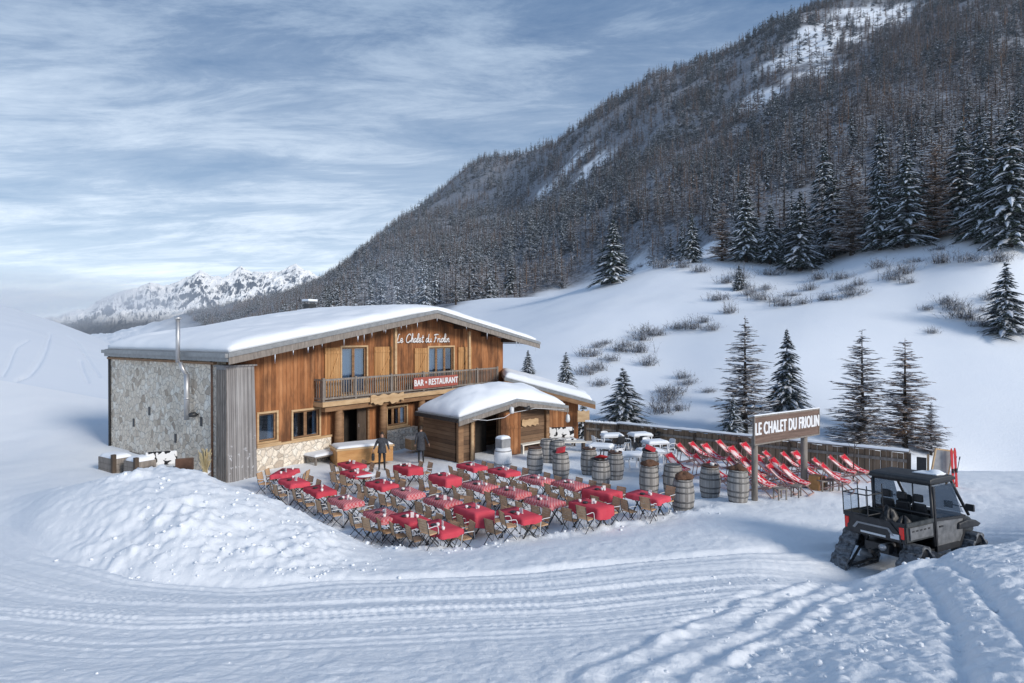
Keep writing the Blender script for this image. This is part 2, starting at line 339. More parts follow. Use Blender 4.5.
M['cup']=pm('white_china',(.78,.78,.78),(.84,.84,.84),4,.25)
def mk_barrel():
    k=NT('barrel_staves');v=k.coord('Object');sx=k.n('ShaderNodeSeparateXYZ');k.l(v,sx.inputs[0])
    a=k.math('MULTIPLY',k.math('ADD',k.math('ARCTAN2',sx.outputs[1],sx.outputs[0]),3.1416),24/6.2832);fl=k.math('FLOOR',a);fr=k.math('SUBTRACT',a,fl)
    wn=k.n('ShaderNodeTexWhiteNoise',noise_dimensions='1D');k.l(fl,wn.inputs['W']);oi=k.n('ShaderNodeObjectInfo')
    g=k.noise(k.coord('Object',(3,3,.5)),3,6,.65,.4);c=k.ramp(k.math('ADD',k.math('MULTIPLY',wn.outputs[0],.4),k.math('MULTIPLY',g,.65)),[(.25,(.24,.225,.21)),(.55,(.40,.38,.36)),(.9,(.54,.52,.495))])
    e=k.math('GREATER_THAN',k.math('ABSOLUTE',k.math('SUBTRACT',fr,.5)),.45);c=k.mix(k.math('MULTIPLY',e,.6),c,(.06,.055,.05))
    c=k.mix(k.math('MULTIPLY',oi.outputs['Random'],.35),c,(.17,.155,.14));k.bump(g,.4,.01);return k.fin(c,.8,0,.2)
M['barrel']=mk_barrel()
M['hoop']=pm('hoop_iron',(.10,.10,.10),(.20,.19,.18),8,.55,(1,1,1),0,.5)
M['fur']=pm('brown_fur',(.07,.035,.022),(.17,.09,.055),22,.95,(1,1,1),.8)
def mk_cloth(name,c1,c2,chk):
    k=NT(name);v=k.coord('Object');n=k.noise(v,3,4);c=k.mix(n,c1,c2);oi=k.n('ShaderNodeObjectInfo')
    if chk:
        ch=k.n('ShaderNodeTexChecker');ch.inputs['Scale'].default_value=16;k.l(v,ch.inputs['Vector']);c=k.mix(k.math('MULTIPLY',ch.outputs['Fac'],.55),c,(.78,.52,.52))
    c=k.mix(k.math('MULTIPLY',oi.outputs['Random'],.3),c,(.25,.01,.02));return k.fin(c,.85,0,.15)
M['cloth']=mk_cloth('red_cloth',(.60,.05,.085),(.74,.12,.155),False);M['gingham']=mk_cloth('gingham_cloth',(.56,.09,.11),(.66,.15,.17),True)
def mk_sling():
    k=NT('red_white_sling');v=k.coord('Object');sx=k.n('ShaderNodeSeparateXYZ');k.l(v,sx.inputs[0])
    n=k.noise(v,2.6,3,.5,.6);blot=k.ramp(n,[(.50,0.0),(.58,1.0)]);band=k.math('LESS_THAN',k.math('ABSOLUTE',k.math('SUBTRACT',sx.outputs[2],.62)),.17)
    mid=k.math('LESS_THAN',k.math('ABSOLUTE',sx.outputs[1]),.17);f=k.math('MULTIPLY',k.math('MULTIPLY',band,mid),k.ramp(k.noise(v,9,3),[(.45,0.0),(.52,1.0)]))
    f=k.math('MAXIMUM',f,k.math('MULTIPLY',blot,.7));c=k.mix(f,(.62,.022,.045),(.82,.72,.72));return k.fin(c,.8,0,.2)
M['sling']=mk_sling()
def mk_cow():
    k=NT('cow_hide_print');v=k.coord('Object');n=k.noise(v,3.2,2,.4,.5);return k.fin(k.ramp(n,[(.50,(.8,.8,.8)),(.53,(.015,.015,.018))]),.7,0,.2)
M['cow']=mk_cow()
def mk_glass(name,tint=(.55,.65,.75),fac=.35,rough=.04):
    k=NT(name);tr=k.n('ShaderNodeBsdfTransparent');tr.inputs[0].default_value=tint+(1,);gl=k.n('ShaderNodeBsdfGlossy');gl.inputs['Roughness'].default_value=rough;gl.inputs[0].default_value=(.8,.85,.9,1)
    mx=k.n('ShaderNodeMixShader');mx.inputs[0].default_value=fac;k.l(tr.outputs[0],mx.inputs[1]);k.l(gl.outputs[0],mx.inputs[2]);k.l(mx.outputs[0],k.out.inputs[0]);return k.m
M['glass']=mk_glass('window_glass',fac=.18);M['clearglass']=mk_glass('thin_glass',(.85,.9,.95),.12)
M['skin']=pm('skin',(.45,.26,.18),(.52,.31,.22),6,.6);M['jacket']=pm('dark_jacket',(.022,.025,.033),(.065,.07,.085),12,.8,(1,1,1),.3)
M['trouser']=pm('black_trousers',(.010,.011,.014),(.022,.024,.03),10,.85);M['hair']=pm('dark_hair',(.02,.013,.009),(.05,.033,.022),20,.7);M['boot']=pm('boots',(.012,.011,.01),(.03,.027,.025),10,.5)
M['camo']=pm('grey_green_panel',(.02,.023,.024),(.075,.08,.08),5,.4,(1,1,1),0)
M['dullgrey']=pm('grey_panel',(.22,.225,.235),(.33,.335,.345),4,.45)
M['rubber']=pm('track_rubber',(.012,.012,.013),(.035,.035,.037),10,.75,(1,1,1),.2)
M['rubbersnow']=pm('snow_packed_rubber',(.018,.018,.018),(.24,.26,.29),11,.85)
k=NT('tail_light');k.b.inputs['Emission Color'].default_value=(.9,.05,.03,1);k.b.inputs['Emission Strength'].default_value=.12;M['tail']=k.fin((.55,.02,.02),.25)
M['cardred']=pm('red_ski_top',(.45,.02,.025),(.6,.05,.05),6,.35)
M['straw']=pm('dry_grass',(.42,.33,.17),(.60,.50,.30),8,.9)
M['terracotta']=pm('terracotta',(.36,.17,.09),(.46,.24,.14),6,.8)
M['green']=pm('green_fir_branch',(.012,.035,.022),(.03,.075,.045),8,.85)
M['pinkwood']=pm('faded_red_wood',(.36,.20,.17),(.52,.36,.32),5,.7,(1,1,1),.1)
M['vgrey']=pm('scuffed_grey_panel',(.10,.105,.11),(.22,.225,.235),7,.4,(1,1,1),.05)
M['tint']=mk_glass('tinted_glass',(.42,.46,.50),.16)
# ================================================================== THE SETTING
def poly_dist(X,Y,pts):
    """signed distance from a polyline and the length run along it"""
    best=np.full(X.shape,1e9);al=np.zeros(X.shape);sg=np.ones(X.shape);run=0
    for (ax,ay),(bx,by) in zip(pts[:-1],pts[1:]):
        dx,dy=bx-ax,by-ay;L=math.hypot(dx,dy);t=np.clip(((X-ax)*dx+(Y-ay)*dy)/L**2,0,1)
        d=np.hypot(X-ax-t*dx,Y-ay-t*dy);k=d<best;best=np.where(k,d,best);al=np.where(k,run+t*L,al)
        sg=np.where(k,np.sign((X-ax)*dy-(Y-ay)*dx),sg);run+=L
    return best*sg,al
_wp={}
def world_pts(l):
    k=str(l)
    if k not in _wp:_wp[k]=[tuple(on_ground(a,b)[:2]) for a,b in l]
    return _wp[k]
def ground_detail(X,Y):
    px=CX+F*X/Y;d=0
    # churned heap
    mound=sstep(20,110,px)*(1-sstep(300,400,px))*sstep(11.8,13.6,Y)*(1-sstep(18.5,21,Y))
    ch=np.abs(fbm(X/1.1,Y/1.1,21,4,.6));ch2=np.abs(fbm(X/.42,Y/.42,31,3,.6))
    wx=X+.25*fbm(X/.6,Y/.6,23,3);wy=Y+.25*fbm(X/.6+9,Y/.6,24,3);pat=.25+1.1*sstep(.35,.7,vn(X/1.6,Y/1.6,26))
    rid=1-np.abs(fbm(wx/.8,wy/.8,27,4,.55))*2.2;ch3=np.floor(fbm(wx/.9,wy/.9,29,3)*6)/6
    d=d+mound*(.16*ch+pat*(.10*ch2+.08*np.maximum(rid,0)*.8+.07*ch3)-.10+.05*fbm(X/.16,Y/.16,28,3))
    # right foreground bank
    bx=px-np.interp(Y,[5.5,8,10,12.6,14],[690,740,800,895,960])
    bank=sstep(-40,90,bx)*(1-sstep(12.6,13.6,Y))
    d=d+bank*(.12*np.abs(fbm(X/.8,Y/.8,41,4,.6))+.045*np.abs(fbm(X/.22,Y/.22,44,3,.6))-.02)
    ru,al=poly_dist(X,Y,world_pts([(650,683),(720,640),(800,600),(880,572)]))
    ru=ru+.34*fbm(al/1.6,ru*.6,55,3)
    ru2=np.cos(ru*2*math.pi/.52)*(1-sstep(.6,1.2,np.abs(ru)))*(.55+.6*vn(al/1.6,ru/.5,57))
    d=d+ru2*.058*(.75+.9*fbm(al/.28,ru/.3,51,3))*(1-sstep(11.5,12.8,Y))*sstep(3.5,5,Y)
    r3,al3=poly_dist(X,Y,world_pts([(1010,683),(985,625),(955,585),(935,568)]))
    d=d-.11*np.exp(-((np.abs(r3)-.3)/.11)**2)*(1+.6*fbm(al3/.3,r3,53,2))
    # road tracks running round the heap
    lane,al=poly_dist(X,Y,world_pts([(-300,470),(-120,482),(-40,497),(15,520),(60,549),(150,573),(250,581),(390,576),(520,570),(640,558),(760,548),(830,545)]))
    road=sstep(-.1,.25,lane)*(1-sstep(4.2,5.6,lane))*sstep(0,3,al)
    wob=lane+.10*fbm(al/3.5,lane*.3,61,2)
    st=fbm(wob/.15,al/16,63,3,.6);st2=fbm(wob/.75,al/26,65,2)
    tread=np.sin(al*2*math.pi/.15+1.5*np.sin(wob*9))*sstep(.0,.3,fbm(wob/.45,al/9,67,2))
    d=d+road*(.042*st+.04*st2+.006*tread+.012*fbm(X/.12,Y/.12,68,3))
    d=d-.10*np.exp(-((lane-.15)/.16)**2)-.05*np.exp(-((lane-.75)/.12)**2)*sstep(0,3,al)*(1-sstep(11,16,al))
    # lip between road and terrace
    lip=sstep(360,410,px)*(1-sstep(690,740,px));yl=np.interp(px,[360,390,450,520,600,660,740],[16.2,15.7,15.75,16.7,17.8,18.7,19.8])
    d=d+lip*np.exp(-((Y-yl)/.45)**2)*(.10+.22*np.abs(fbm(X/.45,Y/.45,73,4,.6)))
    bb=sstep(830,870,px)*(1-sstep(915,940,px))*np.exp(-((Y-12.2)/.6)**2)*.17;d=d+bb
    d=d+.05*np.abs(fbm(X/.5,Y/.5,71,4,.6))*sstep(-.2,.1,-lane)*(1-sstep(1.5,2.6,-lane-.0))*(1-mound)
    terr=sstep(235,330,px)*(1-sstep(690,760,px))*sstep(16.5,18,Y)
    d=d+(1-terr)*(1-road)*.05*fbm(X/1.7,Y/1.7,81,4)+terr*.025*fbm(X/.35,Y/.35,83,3)
    d=d+(1-road)*(1-terr)*(1-sstep(10.5,13,Y))*(.05*np.abs(fbm(X/.5,Y/.5,87,4,.6)))
    rightterr=sstep(640,700,px)*sstep(17,20,Y)*(1-sstep(26,34,Y));d=d+rightterr*.05*np.abs(fbm(X/.6,Y/.6,85,4))
    return d
def grid_obj(name,X,Y,Z,mat,smooth=True):
    r,c=X.shape;me=bpy.data.meshes.new(name);me.vertices.add(r*c)
    me.vertices.foreach_set('co',np.stack([X,Y,Z],-1).reshape(-1))
    i=np.arange((r-1)*(c-1));a=(i//(c-1))*c+i%(c-1);q=np.stack([a,a+1,a+c+1,a+c],-1)
    me.loops.add(q.size);me.loops.foreach_set('vertex_index',q.reshape(-1).astype(np.int32));me.polygons.add(len(q))
    me.polygons.foreach_set('loop_start',np.arange(0,q.size,4,dtype=np.int32));me.polygons.foreach_set('use_smooth',np.full(len(q),smooth))
    me.update(calc_edges=True);me.materials.append(mat);o=bpy.data.objects.new(name,me);COL.objects.link(o);return o
pxs=np.concatenate([np.linspace(-490,-40,70),np.arange(-34,1060,2.0),np.linspace(1064,1490,60)])
ys=[2.3]
while ys[-1]<46: 
    y=ys[-1];ys.append(y+max(.02,1.25*y*y/(F*(5.2 if y>8 else 4))) if y>5 else y+.12)
ys=np.array(ys);ys[-1]=46.0
PX,YY=np.meshgrid(pxs,ys);XX=(PX-CX)/F*YY
ZZ=base_z(XX,YY)+ground_detail(XX,YY)*(1-sstep(44,46,YY))
ground=grid_obj('snow_ground',XX,YY,ZZ,M['snow']);tag(ground,None,None,None,'structure')
rg=np.random.RandomState(77);cm=MB();ICO=[(0,0,1),(.89,0,.45),(.28,.85,.45),(-.72,.53,.45),(-.72,-.53,.45),(.28,-.85,.45),(.72,.53,-.45),(-.28,.85,-.45),(-.89,0,-.45),(-.28,-.85,-.45),(.72,-.53,-.45),(0,0,-1)]
ICF=[(0,1,2),(0,2,3),(0,3,4),(0,4,5),(0,5,1),(1,6,2),(2,7,3),(3,8,4),(4,9,5),(5,10,1),(6,7,2),(7,8,3),(8,9,4),(9,10,5),(10,6,1),(11,7,6),(11,8,7),(11,9,8),(11,10,9),(11,6,10)]
def crumbs(n,f,smin,smax):
    c=np.array([f() for _ in range(n)]);X,Y=(c[:,0]-CX)/F*c[:,1],c[:,1];Z=base_z(X,Y)+ground_detail(X,Y)
    for x,y,z in zip(X,Y,Z):
        s=smin+(smax-smin)*rg.rand()**4;k=rg.uniform(.6,1.25,(12,3));a=rg.rand()*6.28;ca,sa=math.cos(a),math.sin(a)
        cm.add([(x+s*(p[0]*q[0]*ca-p[1]*q[1]*sa),y+s*(p[0]*q[0]*sa+p[1]*q[1]*ca),z+s*(.35+p[2]*q[2]*.75)) for p,q in zip(ICO,k)],ICF)
crumbs(240,lambda:(min(390,max(40,rg.normal()*75+235)),rg.uniform(12.6,17.2)),.012,.075)
crumbs(170,lambda:(rg.uniform(110,420),12.5+abs(rg.normal())*.5-.2),.010,.05)
crumbs(260,lambda:(rg.uniform(700,1060),rg.uniform(5.5,12.6)),.010,.055)
crumbs(25,lambda:(rg.uniform(0,760),rg.uniform(5.5,7.5)),.008,.03)
def lipf():
    p=rg.uniform(370,720);return (p,float(np.interp(p,[360,390,450,520,600,660,740],[16.2,15.7,15.75,16.7,17.8,18.7,19.8]))+rg.normal()*.35-.1)
crumbs(200,lipf,.012,.06)
co_=cm.build('snow_crumbs',M['snow'],None,True);tag(co_,'loose crumbs and broken lumps of ploughed snow','snow lumps',None,'stuff')
def surf(X,Y):
    X=np.atleast_1d(float(X));Y=np.atleast_1d(float(Y));return float((base_z(X,Y)+ground_detail(X,Y))[0])
# snow field and forested mountain
TL_PX=[250,310,400,480,540,600,640,660,700,760,800,850,900,960,1024,1500];TL_Y=[260,150,118,178,255,258,240,222,165,130,114,110,103,97,90,90]
def treeline(px): return np.interp(px,TL_PX,TL_Y)
# world polylines of the bare chutes and rock bands on the mountain
def chute_pts(l): return [tuple(on_terr(a,b)[:2]) for a,b in l]
CH=[chute_pts([(742,112),(775,92),(800,72),(822,52),(850,38),(905,14)]),chute_pts([(800,60),(830,30),(862,14),(900,10)]),chute_pts([(815,70),(815,40),(840,24)])]
CW=[17,26,22]
CL=[chute_pts([(562,176),(566,168),(571,163)]),chute_pts([(596,170),(600,164)])];
def bare(X,Y):
    b=np.zeros(X.shape)
    for p,w in zip(CH,CW):
        d,_=poly_dist(X,Y,p);b=np.maximum(b,1-sstep(w*.5,w*1.1,np.abs(d)+34*fbm(X/26,Y/26,91,4)))
    for p in CL:
        d,_=poly_dist(X,Y,p);b=np.maximum(b,1-sstep(14,26,np.abs(d)+26*fbm(X/16,Y/16,93,4)))
    return b
pxs=np.concatenate([np.linspace(-490,0,60),np.arange(1,141,.8),np.arange(144,1100,5.0),np.linspace(1110,1490,40)]);ys=np.exp(np.linspace(math.log(46),math.log(2600),330))
PX,YY=np.meshgrid(pxs,ys);XX=(PX-CX)/F*YY;ZZ=base_z(XX,YY)
# ski tracks across the slope on the left
tr=[[(100,377),(92,366),(86,356),(80,347),(73,340),(64,334),(55,331)],[(20,379),(30,375),(38,366),(43,357),(47,347),(49,339),(50,333)],[(14,382),(26,376),(34,367),(40,357),(45,346),(48,337)],[(2,376),(8,366),(12,355),(16,347),(28,340)],[(88,382),(83,371),(80,360)]]
sel=(PX<140)&(YY<230)
dd=np.zeros(PX.shape)
for t in tr:
    d,_=poly_dist(XX,YY,[tuple(on_ground(a,b)[:2]) for a,b in t]);d=np.abs(d);dd=np.where(sel,dd-np.exp(-(d/(.10+.0011*YY))**2)*.16,dd)
ZZ=ZZ+dd
mount=grid_obj('mountain_slope',XX,YY,ZZ,M['mountain']);tag(mount,None,None,None,'structure')
tl=treeline(PX);w=sstep(.97,1.08,YY/tl+.06*fbm(XX/15,YY/15,95,3))*sstep(180,260,PX+YY*.03)*(1-bare(XX,YY))
at_=mount.data.attributes.new('wood','FLOAT','POINT');at_.data.foreach_set('value',(w*.92).reshape(-1).astype(np.float32))
# far snowy peaks
rp=[(-60,330),(40,320),(85,309),(105,299),(125,292),(138,289),(150,284),(165,287),(183,281),(200,272),(214,278),(228,276),(241,267),(252,274),(262,272),(278,271),(296,264),(306,269),(330,282),(380,292),(460,300)]
pxs=np.arange(-60,460,1.2);tt=np.linspace(0,1,120);PX,TT=np.meshgrid(pxs,tt);YY=4200+3800*TT;XX=(PX-CX)/F*YY
top=(HY-np.interp(PX,[a for a,b in rp],[b for a,b in rp]))/F*8000.;nz=1-np.abs(fbm(XX/620,YY/900,101,6,.55))*2
ZZ=H+(top+120)*(TT**1.25)-120+ (nz-.72)*240*np.clip(TT*1.6,0,1)*(1-sstep(.8,1,TT)*.55)
pk=grid_obj('far_mountain_range',XX,YY,ZZ,M['peaks'],False);tag(pk,None,None,None,'structure')
# ------------------------------------------------------------------ trees
def crown(kind,seed,h,r,levels,nb,seg,snow):
    rg=np.random.RandomState(seed);mb=MB()
    for i in range(levels):
        q=(i+rg.rand()*.6)/levels;z=h*(.07+.93*q)
        rad=r*((1-q)**(.85 if kind=='spruce' else .62))*(.82+.36*rg.rand())+.10
        for b in range(max(3,int(nb*(1-.5*q)))):
            az=rg.rand()*6.283;L=rad*(.45+.65*rg.rand());dr=(.38+.42*rg.rand()) if kind=='spruce' else (-.15+.4*rg.rand())
            c,s=math.cos(az),math.sin(az);z0_=z;z=z0_+(rg.rand()-.5)*1.5*h/levels
            wid=(.21 if kind=='spruce' else .07)*L*(.8+.5*rg.rand())+(.05 if kind=='spruce' else .015)
            prev=None
            for k in range(seg+1):
                u=k/seg;rr=L*u;zz=z-dr*L*u*u+(.16*L*u if kind=='spruce' else .1*L*u)
                w=wid*(1-u)**.7*(.35 if k==0 else 1)+.012
                sag=w*(.55 if kind=='spruce' else .3)
                P_=[(rr*c,rr*s,zz),(rr*c-s*w,rr*s+c*w,zz-sag),(rr*c+s*w,rr*s-c*w,zz-sag)]
                if prev is not None:
                    mb.add([prev[0],P_[0],P_[1],prev[1]],[(0,1,2,3)],0);mb.add([prev[0],prev[2],P_[2],P_[0]],[(0,1,2,3)],0)
                    if rg.rand()<snow:
                        up=.035*h/10+.01;f=.78
                        def lf(p,a): return (p[0][0]+(p[a][0]-p[0][0])*f,p[0][1]+(p[a][1]-p[0][1])*f,p[0][2]+(p[a][2]-p[0][2])*f*.7+up)
                        mb.add([lf(prev,1),(prev[0][0],prev[0][1],prev[0][2]+up*1.6),(P_[0][0],P_[0][1],P_[0][2]+up*1.6),lf(P_,1)],[(0,1,2,3)],1)
                        mb.add([(prev[0][0],prev[0][1],prev[0][2]+up*1.6),lf(prev,2),lf(P_,2),(P_[0][0],P_[0][1],P_[0][2]+up*1.6)],[(0,1,2,3)],1)
                    # hanging sprays
                    n=4 if kind=='spruce' else 8
                    for _ in range(n):
                        t=rg.rand();a=[prev[0][j]+(P_[0][j]-prev[0][j])*t for j in range(3)]
                        sd=(1 if rg.rand()<.5 else -1);ln=(wid*(.9+.9*rg.rand())) if kind=='spruce' else L*(.12+.22*rg.rand())
                        th=(.035+.02*rg.rand())*h/8 if kind=='spruce' else .012*h/10+.008
                        e=(a[0]-s*sd*ln+c*ln*.6,a[1]+c*sd*ln+s*ln*.6,a[2]-ln*(.55 if kind=='spruce' else .25*rg.rand()))
                        mb.add([(a[0],a[1],a[2]-th),(a[0],a[1],a[2]+th),e],[(0,1,2)],0)
                        if kind!='spruce' and rg.rand()<snow*.5: mb.add([(a[0],a[1],a[2]+th),(a[0],a[1],a[2]+th*2.4),e],[(0,1,2)],1)
                prev=P_
    # leader
    mb.tube([(0,0,h*.8),(0,0,h*1.03)],[.05*h/10,.008],4)
    if kind!='spruce': mb.tube([(0,0,h*.3),(0,0,h*1.02)],[.10*h/10,.012],4)
    me=bpy.data.meshes.new('crown');me.from_pydata(mb.v,[],mb.f)
    me.materials.append(M['needle'] if kind=='spruce' else M['twig']);me.materials.append(M['treesnow'])
    me.polygons.foreach_set('material_index',mb.m);return me
def trunk_me(h,r):
    mb=MB();mb.tube([(0,0,-.8),(0,0,h*.15),(.02*h/10,0,h*.5),(0,.01,h*.93)],[r*1.25,r,r*.6,.02],7);me=bpy.data.meshes.new('trunk');me.from_pydata(mb.v,[],mb.f);me.materials.append(M['bark']);return me
TRK=trunk_me(10,.17)
BIG_S=[crown('spruce',s,10,2.05,40,12,4,.82) for s in (11,12,13)];BIG_L=[crown('larch',s,10,2.1,40,11,4,.55) for s in (21,22,23)]
MID_S=[crown('spruce',s,10,1.75,22,8,3,.78) for s in (31,32,33)];MID_L=[crown('larch',s,10,1.7,22,8,2,.7) for s in (41,42,43)]
FAR_S=[crown('spruce',s,10,1.8,10,6,2,.8) for s in (51,52)];FAR_L=[crown('larch',s,10,1.8,11,6,2,.6) for s in (61,62,63)]
NTREE=[0]
def tree(kind,loc,h,me,label,group=None,wide=1.0):
    t=thing('spruce_tree' if kind=='s' else 'larch_tree',label,'tree',loc,random.random()*6.28,group);s=h/10;t.scale=(s*wide,s*wide,s)
    a=bpy.data.objects.new('trunk',TRK);COL.objects.link(a);a.parent=t
    b=bpy.data.objects.new('crown',me);COL.objects.link(b);b.parent=t;NTREE[0]+=1;return t
def tree_px(kind,px,by,ty,label,me,wide=1.0,Y=None):
    if Y: p=Vector(((px-CX)/F*Y,Y,0));p.z=gz(p.x,p.y)
    else: p=on_terr(px,by)
    h=(H-(ty-HY)/F*p.y)-p.z
    p.z-=.05;tree(kind,p,h,me,label,None,wide)
tree_px('s',787,413,330,'snow-dusted spruce standing just behind the left half of the name sign',BIG_S[0],1.35)
tree_px('l',745,434,318,'tall thin bare larch left of the spruce behind the name sign',BIG_L[0],1.3)
tree_px('s',733,440,395,'small bushy spruce at the foot of the tall larch by the sign',BIG_S[1],1.7)
tree_px('l',862,447,332,'thick larch with low dark branches just right of the name sign',BIG_L[1],1.35)
tree_px('l',905,447,340,'slender bare larch rightmost of the pair right of the name sign',BIG_L[2],1.35)
tree_px('l',931,455,402,'small bare young larch right of the slender larch near the vehicle',BIG_L[0],1.3)
tree_px('s',623,424,368,'broad dark low spruce standing behind the left end of the fence',BIG_S[2],2.3)
tree_px('s',566,388,352,'small spruce on the slope just above the annex roof',BIG_S[1],1.5)
tree_px('s',528,374,350,'small dark spruce beside the right corner of the chalet',BIG_S[0],1.6)
tree_px('s',583,436,398,'little snowy spruce against the right end of the annex',BIG_S[2],1.3,Y=44)
tree_px('s',613,283,220,'lone dense spruce on the crest of the snow shoulder',BIG_S[1],1.55)
tree_px('s',457,311,276,'dark spruce rising just above the chalet roof',BIG_S[2],1.4,Y=190)
tree_px('s',511,294,259,'dark spruce on the snow shoulder between roof and lone crest spruce',BIG_S[0],1.5)
tree_px('s',800,271,192,'heavily snowed spruce standing out in front of the forest edge',BIG_S[0],1.5)
tree_px('l',852,255,158,'tall brown larch at the forest edge right of the snowed spruce',BIG_L[1],1.25)
tree_px('s',1006,334,263,'spruce alone on the right snow slope at the picture edge',BIG_S[1],1.5)
tree_px('s',1010,246,112,'tall heavily snowed spruce at forest edge, farthest right',BIG_S[2],1.1)
tree_px('s',960,232,128,'tall snowy spruce at forest edge left of the farthest right one',BIG_S[0],1.25)
tree_px('s',907,247,150,'broad snowy spruce at forest edge below the middle of the mountain',BIG_S[1],1.35)
tree_px('s',739,290,264,'small spruce among the shrubs above the slope',BIG_S[2],1.5)
tree_px('s',824,232,140,'dark narrow spruce rising inside the lower forest',BIG_S[0],1.0)
tree_px('s',880,210,120,'dark narrow spruce standing high among larches',BIG_S[2],.9)
for (a,b,c,k_,lab,wd_) in ((692,262,214,'s','mid-size dark spruce at the forest edge, upper left of the shrub belt',1.3),(722,261,203,'l','brown larch at the forest edge above the small shrub spruce',1.3),
 (746,262,188,'s','snowy spruce at the forest edge left of the snowed front spruce',1.3),(770,264,205,'s','shorter spruce close beside the snowed front spruce',1.4),(833,258,172,'s','spruce at the forest edge between front spruce and brown larch',1.2),
 (935,240,142,'l','tall larch at the forest edge between the two snowy right spruces',1.2),(984,240,132,'s','dark spruce at the forest edge beside the farthest right spruce',1.15),(880,250,165,'s','slim spruce at the forest edge right of the brown larch',1.15)):
    tree_px(k_,a,b,c,lab,(BIG_S if k_=='s' else BIG_L)[a%3],wd_)
# the forest: the largest in view are trees of their own, the rest one mass
rg=np.random.RandomState(3);N=150000
px=rg.uniform(120,1250,N);Y=np.sqrt(rg.uniform(85**2,1750**2,N));X=(px-CX)/F*Y
tl=treeline(px)*(1+.10*fbm(X/12,Y/12,97,3))
ok=(Y>tl)&(px+Y*.03>235)&(bare(X,Y)<.45+.6*(rg.rand(N)<.36))
dens=np.where(Y<420,1.0,420/Y*1.15);ok&=rg.rand(N)<dens
ok&=rg.rand(N)<np.clip(.75+1.3*fbm(X/30,Y/30,99,4),.15,1)
X=X[ok];Y=Y[ok];px=px[ok]
Z=base_z(X,Y)
# skip what lies behind the ridge
py=HY-(Z-H)/Y*F
vis=py>-60
X,Y,Z,px,py=[a[vis] for a in (X,Y,Z,px,py)]
hh=rg.uniform(6.5,17,len(X))*(1+.35*fbm(X/45,Y/45,98,3))
sp=(rg.rand(len(X))<np.clip(.38+1.2*fbm(X/60,Y/60,94,4),.05,.95))
order=np.argsort(-(hh/Y)*((px>300)&(px<1040)))
own=order[:270];rest=order[270:]
grp_s='spruces of the lower forest edge';grp_l='larches of the lower forest edge'
for i in own:
    s=sp[i];me=(MID_S if s else MID_L)[rg.randint(3)]
    zone=('left of the lone crest spruce' if px[i]<613 else 'above the crest spruce and shrubs' if px[i]<780 else 'behind the snowed front spruce' if px[i]<860 else 'on the right side')
    tree('s' if s else 'l',(X[i],Y[i],Z[i]-.2),hh[i],me,
         ('snow-dusted dark spruce in the lower forest ' if s else 'bare brown larch in the lower forest ')+zone,(grp_s if s else grp_l)+' '+zone,rg.uniform(.8,1.25))
pts=bpy.data.meshes.new('forest_points');pts.from_pydata([(X[i],Y[i],Z[i]-.3) for i in rest],[],[])
for nm,val in (('ht',hh[rest]/10),('rot',rg.rand(len(rest))*6.28),('wd',rg.uniform(1.05,1.95,len(rest)))):
    a=pts.attributes.new(nm,'FLOAT','POINT');a.data.foreach_set('value',val.astype(np.float32))
var=np.where(sp[rest],rg.randint(0,2,len(rest)),rg.randint(2,5,len(rest))).astype(np.int32)
a=pts.attributes.new('kindno','INT','POINT');a.data.foreach_set('value',var)
forest=bpy.data.objects.new('mountain_forest',pts);COL.objects.link(forest);tag(forest,'dense dark larch and spruce forest covering the mountainside','forest',None,'stuff')
ng=bpy.data.node_groups.new('forest','GeometryNodeTree');ng.interface.new_socket('Geometry',in_out='INPUT',socket_type='NodeSocketGeometry');ng.interface.new_socket('Geometry',in_out='OUTPUT',socket_type='NodeSocketGeometry')
gi=ng.nodes.new('NodeGroupInput');go=ng.nodes.new('NodeGroupOutput');jn=ng.nodes.new('GeometryNodeJoinGeometry');L_=ng.links.new
def attr(nm,t='FLOAT'):
    a=ng.nodes.new('GeometryNodeInputNamedAttribute');a.data_type=t;a.inputs[0].default_value=nm;return [o for o in a.outputs if o.enabled][0]
ht=attr('ht');rot=attr('rot');wd=attr('wd');kn=attr('kindno','INT')
mw=ng.nodes.new('ShaderNodeMath');mw.operation='MULTIPLY';L_(ht,mw.inputs[0]);L_(wd,mw.inputs[1])
sc=ng.nodes.new('ShaderNodeCombineXYZ');L_(mw.outputs[0],sc.inputs[0]);L_(mw.outputs[0],sc.inputs[1]);L_(ht,sc.inputs[2])
rc=ng.nodes.new('ShaderNodeCombineXYZ');L_(rot,rc.inputs[2])
# five of the forest's own trees lend their crowns
far_me=FAR_S+FAR_L
for vi,me in enumerate(far_me):
    j=rest[np.where(var==vi)[0][len(np.where(var==vi)[0])//2]]
    t=tree('s' if vi<2 else 'l',(X[j],Y[j],Z[j]-.3),hh[j],me,('snowy spruce' if vi<2 else 'bare larch')+' deep in the forest high on the mountainside','trees deep in the mountain forest')
    ob=kids(t);cr=[c for c in ob if c.name.startswith('crown')][0]
    oi=ng.nodes.new('GeometryNodeObjectInfo');oi.inputs['Object'].default_value=cr
    cmp=ng.nodes.new('FunctionNodeCompare');cmp.data_type='INT';cmp.operation='EQUAL';ia=[s for s in cmp.inputs if s.enabled];L_(kn,ia[0]);ia[1].default_value=vi
    ip=ng.nodes.new('GeometryNodeInstanceOnPoints');L_(gi.outputs[0],ip.inputs['Points']);L_(oi.outputs['Geometry'],ip.inputs['Instance']);L_(cmp.outputs[0],ip.inputs['Selection'])
    L_(rc.outputs[0],ip.inputs['Rotation']);L_(sc.outputs[0],ip.inputs['Scale']);L_(ip.outputs[0],jn.inputs[0])
L_(jn.outputs[0],go.inputs[0]);md=forest.modifiers.new('forest','NODES');md.node_group=ng
print('forest',len(rest),'own trees',NTREE[0])
